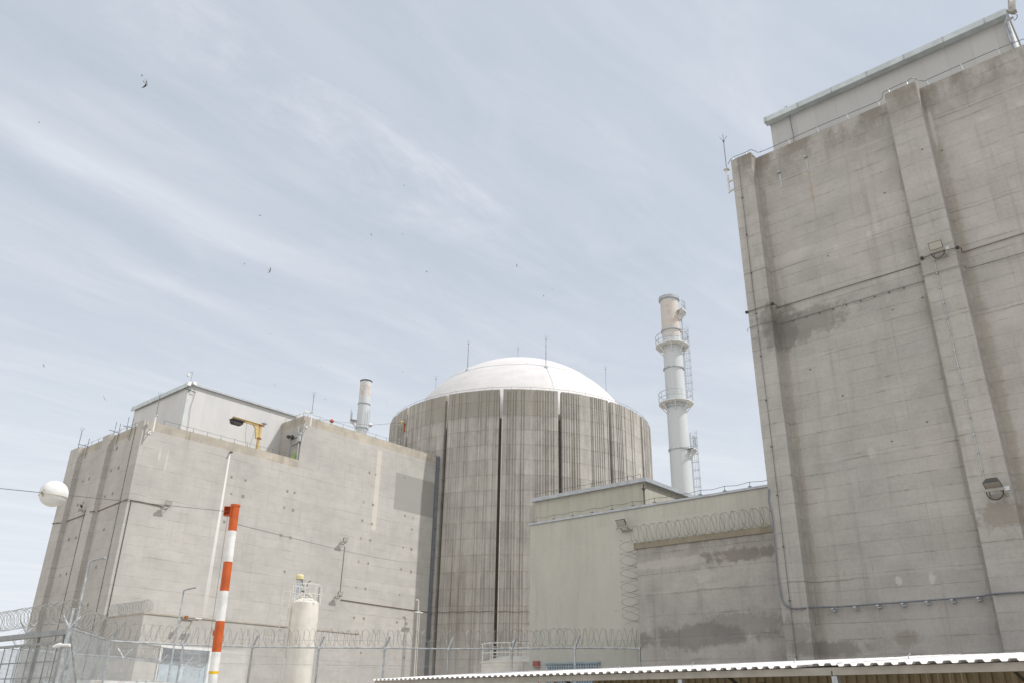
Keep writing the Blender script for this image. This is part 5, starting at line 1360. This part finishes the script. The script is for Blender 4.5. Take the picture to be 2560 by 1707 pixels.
# ------------------------------------------------------------------ carport
c0 = onz(947.6, 1697.7, 2.5); c1 = onz(2560, 1646.5, 2.5)
cd = (c1 - c0); cd.z = 0; cd.normalize(); cn = Vector((-cd.y, cd.x, 0))        # away from the camera
if cn.x < 0: cn = -cn
LEN = (c1 - c0).length + 7; DEP = 4.6; SL = 0.082
cp_ = Thing('carport', 'open steel shelter with a white corrugated roof along the bottom right', 'carport', (c0 + cd * 8 + cn * 2.3) * 1.0 - Vector((0, 0, 2.5)))
LB = (onz(2084, 1662.4, 2.5) - c0).length
def sheet(s0, s1, zoff, mbld, pitch=0.25, yov=0.0):
    prof = []
    s = s0
    while s < s1 - 0.01:
        for ds, dz_ in ((0.0, 0.0), (0.075, 0.0), (0.105, -0.04), (0.185, -0.04), (0.215, 0.0), (0.2501, 0.0)):
            if s + ds <= s1: prof.append((s + ds, dz_))
        s += pitch
    vs = []; n = len(prof)
    for th in (0.0, -0.006):
        for dpt in (-0.16 - yov, DEP):
            for (u_, dz_) in prof:
                P = c0 + cd * u_ + cn * dpt; P.z = 2.5 + 0.012 + zoff + dz_ + th + SL * (dpt + 0.16); vs.append(P)
    fs = []
    for L2 in (0, 2 * n):
        for k in range(n - 1): fs.append((L2 + k, L2 + k + 1, L2 + n + k + 1, L2 + n + k))
    for k in range(n - 1): fs.append((k, 2 * n + k, 2 * n + k + 1, k + 1)); fs.append((n + k, n + k + 1, 3 * n + k + 1, 3 * n + k))
    for e in (0, n - 1): fs.append((e, n + e, 3 * n + e, 2 * n + e))
    mbld.add(vs, fs)
b = MB(); sheet(-0.15, LB - 0.55, 0.0, b); cp_.part('roof_sheet', b, M_ROOFW)
b = MB(); sheet(LB + 0.15, LEN, 0.0, b); cp_.part('roof_sheet', b, M_ROOFW)
b = MB(); sheet(LB - 0.70, LB + 0.30, 0.012, b, yov=-0.35); cp_.part('ridge_sheet', b, M_ROOFW)
b = MB()
for (s0, s1) in ((-0.18, LB + 0.02), (LB + 0.05, LEN)):
    P = c0 + cd * (s0 + s1) / 2 - cn * 0.02; b.obox((P.x, P.y, 2.395), cd, cn, (0, 0, 1), s1 - s0, 0.08, 0.13)
cp_.part('front_beam', b, M_FASC)
for k in range(9):
    P = c0 + cd * (1.2 + k * 2.6) + cn * (1.6 + 0.2 * (k % 2)); b = MB(); zb_ = 2.51 + SL * 1.8
    b.tube([(P.x, P.y, zb_ - 0.02), (P.x, P.y, zb_ + 0.07)], 0.010, 5); b.tube([P + Vector((0, 0, zb_ + 0.05 - P.z)), P + cd * 0.05 + Vector((0, 0, zb_ + 0.10 - P.z))], 0.010, 5); cp_.part('sheet_hook', b, M_STEEL)
b = MB(); P = c0 + cd * (LEN / 2) + cn * (DEP - 0.3); b.obox((P.x, P.y, 2.5 + SL * DEP - 0.10), cd, cn, (0, 0, 1), LEN, 0.08, 0.14)
P = c0 + cd * (LEN / 2) + cn * (DEP / 2); b.obox((P.x, P.y, 2.5 + SL * DEP / 2 - 0.06), cd, cn, (0, 0, 1), LEN, 0.06, 0.08)
cp_.part('purlin', b, M_DARKM)
for px, py in ((1164, 1692), (1420, 1686), (1716, 1675), (2086, 1662)):
    u_ = (onz(px, py, 2.5) - c0).dot(cd); P = c0 + cd * u_ + cn * 0.05
    b = MB(); b.obox((P.x, P.y, 1.16), cd, cn, (0, 0, 1), 0.11, 0.11, 2.32); cp_.part('post', b, M_GALV)
for u_ in (0.3, LB * 0.36, LB * 0.72, LB * 1.12, LB * 1.45, LB * 1.75):
    P = c0 + cd * u_; b = MB()
    a_ = P + cn * 0.1; e_ = P + cn * (DEP - 0.4)
    b.tube([(a_.x, a_.y, 2.38), (e_.x, e_.y, 2.38 + SL * DEP)], 0.05, 4); m_ = P + cn * 2.6; b.tube([(m_.x, m_.y, 2.38 + SL * 2.6), (e_.x, e_.y, 1.9)], 0.04, 4)
    b.obox((e_.x, e_.y, 1.2), cd, cn, (0, 0, 1), 0.12, 0.12, 2.4)
    cp_.part('rafter', b, M_DARKM)
b = MB(); k = 5.2
while k < LEN:
    for ds, dd in ((0.0, 0.0), (0.16, 0.05)):
        P = c0 + cd * (k + ds + 0.08) + cn * (DEP - 0.05 - dd)
        b.obox((P.x, P.y, 1.42), cd, cn, (0, 0, 1), 0.17 if ds == 0 else 0.09, 0.02, 2.82)
    k += 0.25
cp_.part('back_wall', b, M_TAN)

# site cabin whose roof just shows at the bottom left
k0, k1 = onz(229, 1697.5, 2.62), onz(437, 1704.5, 2.62)
kd = (k1 - k0); kd.z = 0; kl = kd.length; kd.normalize(); kn = Vector((-kd.y, kd.x, 0))
if kn.dot(Vector((1, 1, 0))) < 0: kn = -kn
t = Thing('site_cabin', 'white portable cabin whose roof edge just shows behind the fence at lower left', 'cabin', (k0 + k1) / 2 + kn * 1.2 - Vector((0, 0, 2.62)))
b = MB(); c_ = (k0 + k1) / 2 + kn * 1.25
b.obox((c_.x, c_.y, 1.25), kd, kn, (0, 0, 1), kl - 0.08, 2.4, 2.3); t.part('wall', b, M_WHITE)
b = MB(); b.obox((c_.x, c_.y, 2.51), kd, kn, (0, 0, 1), kl, 2.5, 0.2)
t.part('roof', b, M_WHITE)
b = MB()
for e in (0.15, kl - 0.55):
    for j in range(4): P = k0 + kd * (e + j * 0.1) - kn * 0.012; b.obox((P.x, P.y, 2.55), kd, kn, (0, 0, 1), 0.05, 0.02, 0.05)
t.part('vent_hole', b, M_YELLOW)
b = MB()
for e in (kl * 0.55, kl * 0.66): P = k0 + kd * e; b.obox((P.x, P.y, 2.60), kd, kn, (0, 0, 1), 0.12, 0.25, 0.14)
t.part('lifting_bracket', b, M_WHITE)

# ------------------------------------------------------------------ birds
def bird(P, span, heading, bank, flap, label):
    """body along local x; wings swept"""
    t = Thing('bird', label, 'bird', P, 'birds in flight')
    M_ = Matrix.Rotation(heading, 3, 'Z') @ Matrix.Rotation(bank, 3, 'X')
    w = lambda x, y, z: P + M_ @ Vector((x * span, y * span, z * span))
    b = MB(); prof = [(-0.24, 0.008), (-0.14, 0.022), (0.0, 0.048), (0.10, 0.05), (0.17, 0.036), (0.21, 0.03), (0.25, 0.004)]
    b.tube([w(x, 0, 0) for x, _ in prof], [r * span for _, r in prof], 8); bd = t.part('body', b, M_BELLY)
    for sg in (-1, 1):
        z1, z2 = 0.16 * flap, 0.22 * flap
        top = [(0.12, 0.03), (0.15, 0.20), (0.05, 0.38), (-0.08, 0.50), (-0.03, 0.36), (0.0, 0.18), (-0.04, 0.03)]
        zs = [0.01, z1 * 0.5, z1, z2, z1 * 0.9, z1 * 0.45, 0.01]
        vs = [w(x, sg * y, z) for (x, y), z in zip(top, zs)] + [w(x, sg * y, z - 0.012) for (x, y), z in zip(top, zs)]
        b = MB(); n = 7; tri = [(0, 1, 5, 6), (1, 2, 4, 5), (2, 3, 4)]
        fs = [f for f in tri] + [tuple(i + n for i in f)[::-1] for f in tri] + [(i, (i + 1) % n, n + (i + 1) % n, n + i) for i in range(n)]
        b.add(vs, fs); t.part('wing', b, M_BIRD)
    b = MB(); b.add([w(-0.18, 0.02, 0), w(-0.34, 0.08, 0), w(-0.28, 0.0, 0), w(-0.34, -0.08, 0), w(-0.18, -0.02, 0)] + [w(-0.18, 0.02, -.01), w(-0.34, 0.08, -.01), w(-0.28, 0.0, -.01), w(-0.34, -0.08, -.01), w(-0.18, -0.02, -.01)],
                    [(0, 1, 2), (0, 2, 4), (2, 3, 4), (7, 6, 5), (9, 7, 5), (9, 8, 7), (0, 5, 6, 1), (1, 6, 7, 2), (2, 7, 8, 3), (3, 8, 9, 4)])
    t.part('tail', b, M_BIRD)

HD = math.radians(41.7)
birds = [((365, 210), 24, 0.3, -1.35, 'largest bird, pale-bellied with spread dark wings, high at upper left'),
         ((355, 190), 7, 1.8, 0.3, 'tiny bird just above the largest bird at upper left'),
         ((98, 307), 8, 0.2, 0.4, 'small bird near the left edge in the upper sky'),
         ((649, 540), 8, 0.4, 0.3, 'small bird above the bright streak of cloud left of centre'),
         ((1011, 464), 6, 2.4, 0.8, 'small bird beneath the wispy clouds, highest one over the centre'),
         ((928, 587), 7, 1.2, 0.9, 'left of two birds level with each other over mid sky'),
         ((1006, 587), 5, 0.5, 0.5, 'right of two birds level with each other over mid sky'),
         ((675, 676), 16, 0.25, -1.3, 'second largest bird, pale body and dark wings, left of centre'),
         ((611, 660), 5, 2.2, 0.9, 'tiny bird up and left of the second largest bird'),
         ((1066, 681), 10, 0.1, 0.15, 'thin-winged bird gliding above and left of the dome'),
         ((1292, 664), 8, 1.2, 1.2, 'bird banking steeply above the dome, highest one over it'),
         ((1380, 725), 5, 0.1, 0.2, 'tiny bird above and right of the dome, upper of two'),
         ((1359, 740), 6, 1.2, 1.2, 'tiny bird above and right of the dome, lower of two'),
         ((1066, 729), 3, 0.6, 0.5, 'faint speck of a bird directly below the thin-winged glider'),
         ((675, 774), 5, 0.8, 0.6, 'upper of two small birds straight below the second largest bird'),
         ((675, 836), 5, 0.2, 0.4, 'lower of two small birds straight below the second largest bird'),
         ((803, 917), 5, 0.1, 0.3, 'small bird between the left plant room and the dome, above the rusty stack'),
         ((1006, 929), 5, 0.4, 0.2, 'small bird left of the dome above the rim of the drum'),
         ((686, 962), 5, 1.0, 0.7, 'small bird just above the roof of the left plant room'),
         ((813, 998), 6, 2.5, 0.3, 'small bird between the left lightning rod and the rusty stack'),
         ((966, 1004), 5, 0.9, 0.9, 'small dark bird between the rusty stack and the drum'),
         ((109, 915), 12, 0.75, 0.9, 'bird with long wings near the left edge above the large white ball'),
         ((261, 995), 15, 0.6, 0.9, 'long-winged bird left of the left plant room, above the left building'),
         ((1012, 1193), 6, 1.1, 1.1, 'dark bird in front of the darker repair patch on the sunlit wall'),
         ((936, 1171), 6, 1.0, 1.0, 'dark bird in front of the sunlit wall left of the repair patch'),
         ((1122, 1116), 6, 0.8, 1.0, 'dark bird in front of the upper left part of the drum'),
         ((1109, 1265), 6, 1.6, 1.2, 'bird in front of the drum near the top of the cable riser'),
         ((1162, 943), 4, 0.1, 0.2, 'tiny bird in front of the left side of the white dome')]
for i, (q, px, hd, bk, lab) in enumerate(birds):
    d_ = 30 if px > 14 else (42 if px > 9 else 62)
    P = ond(*q, d_); sp = px / 2048.4 * (P - EYE).length * (1.05 if px > 9 else 1.2)
    bird(P, sp, HD - math.pi / 2 + hd * 2.0 + (0.6 if px > 14 else 0), bk, 0.6 if i % 3 else 1.2, lab)
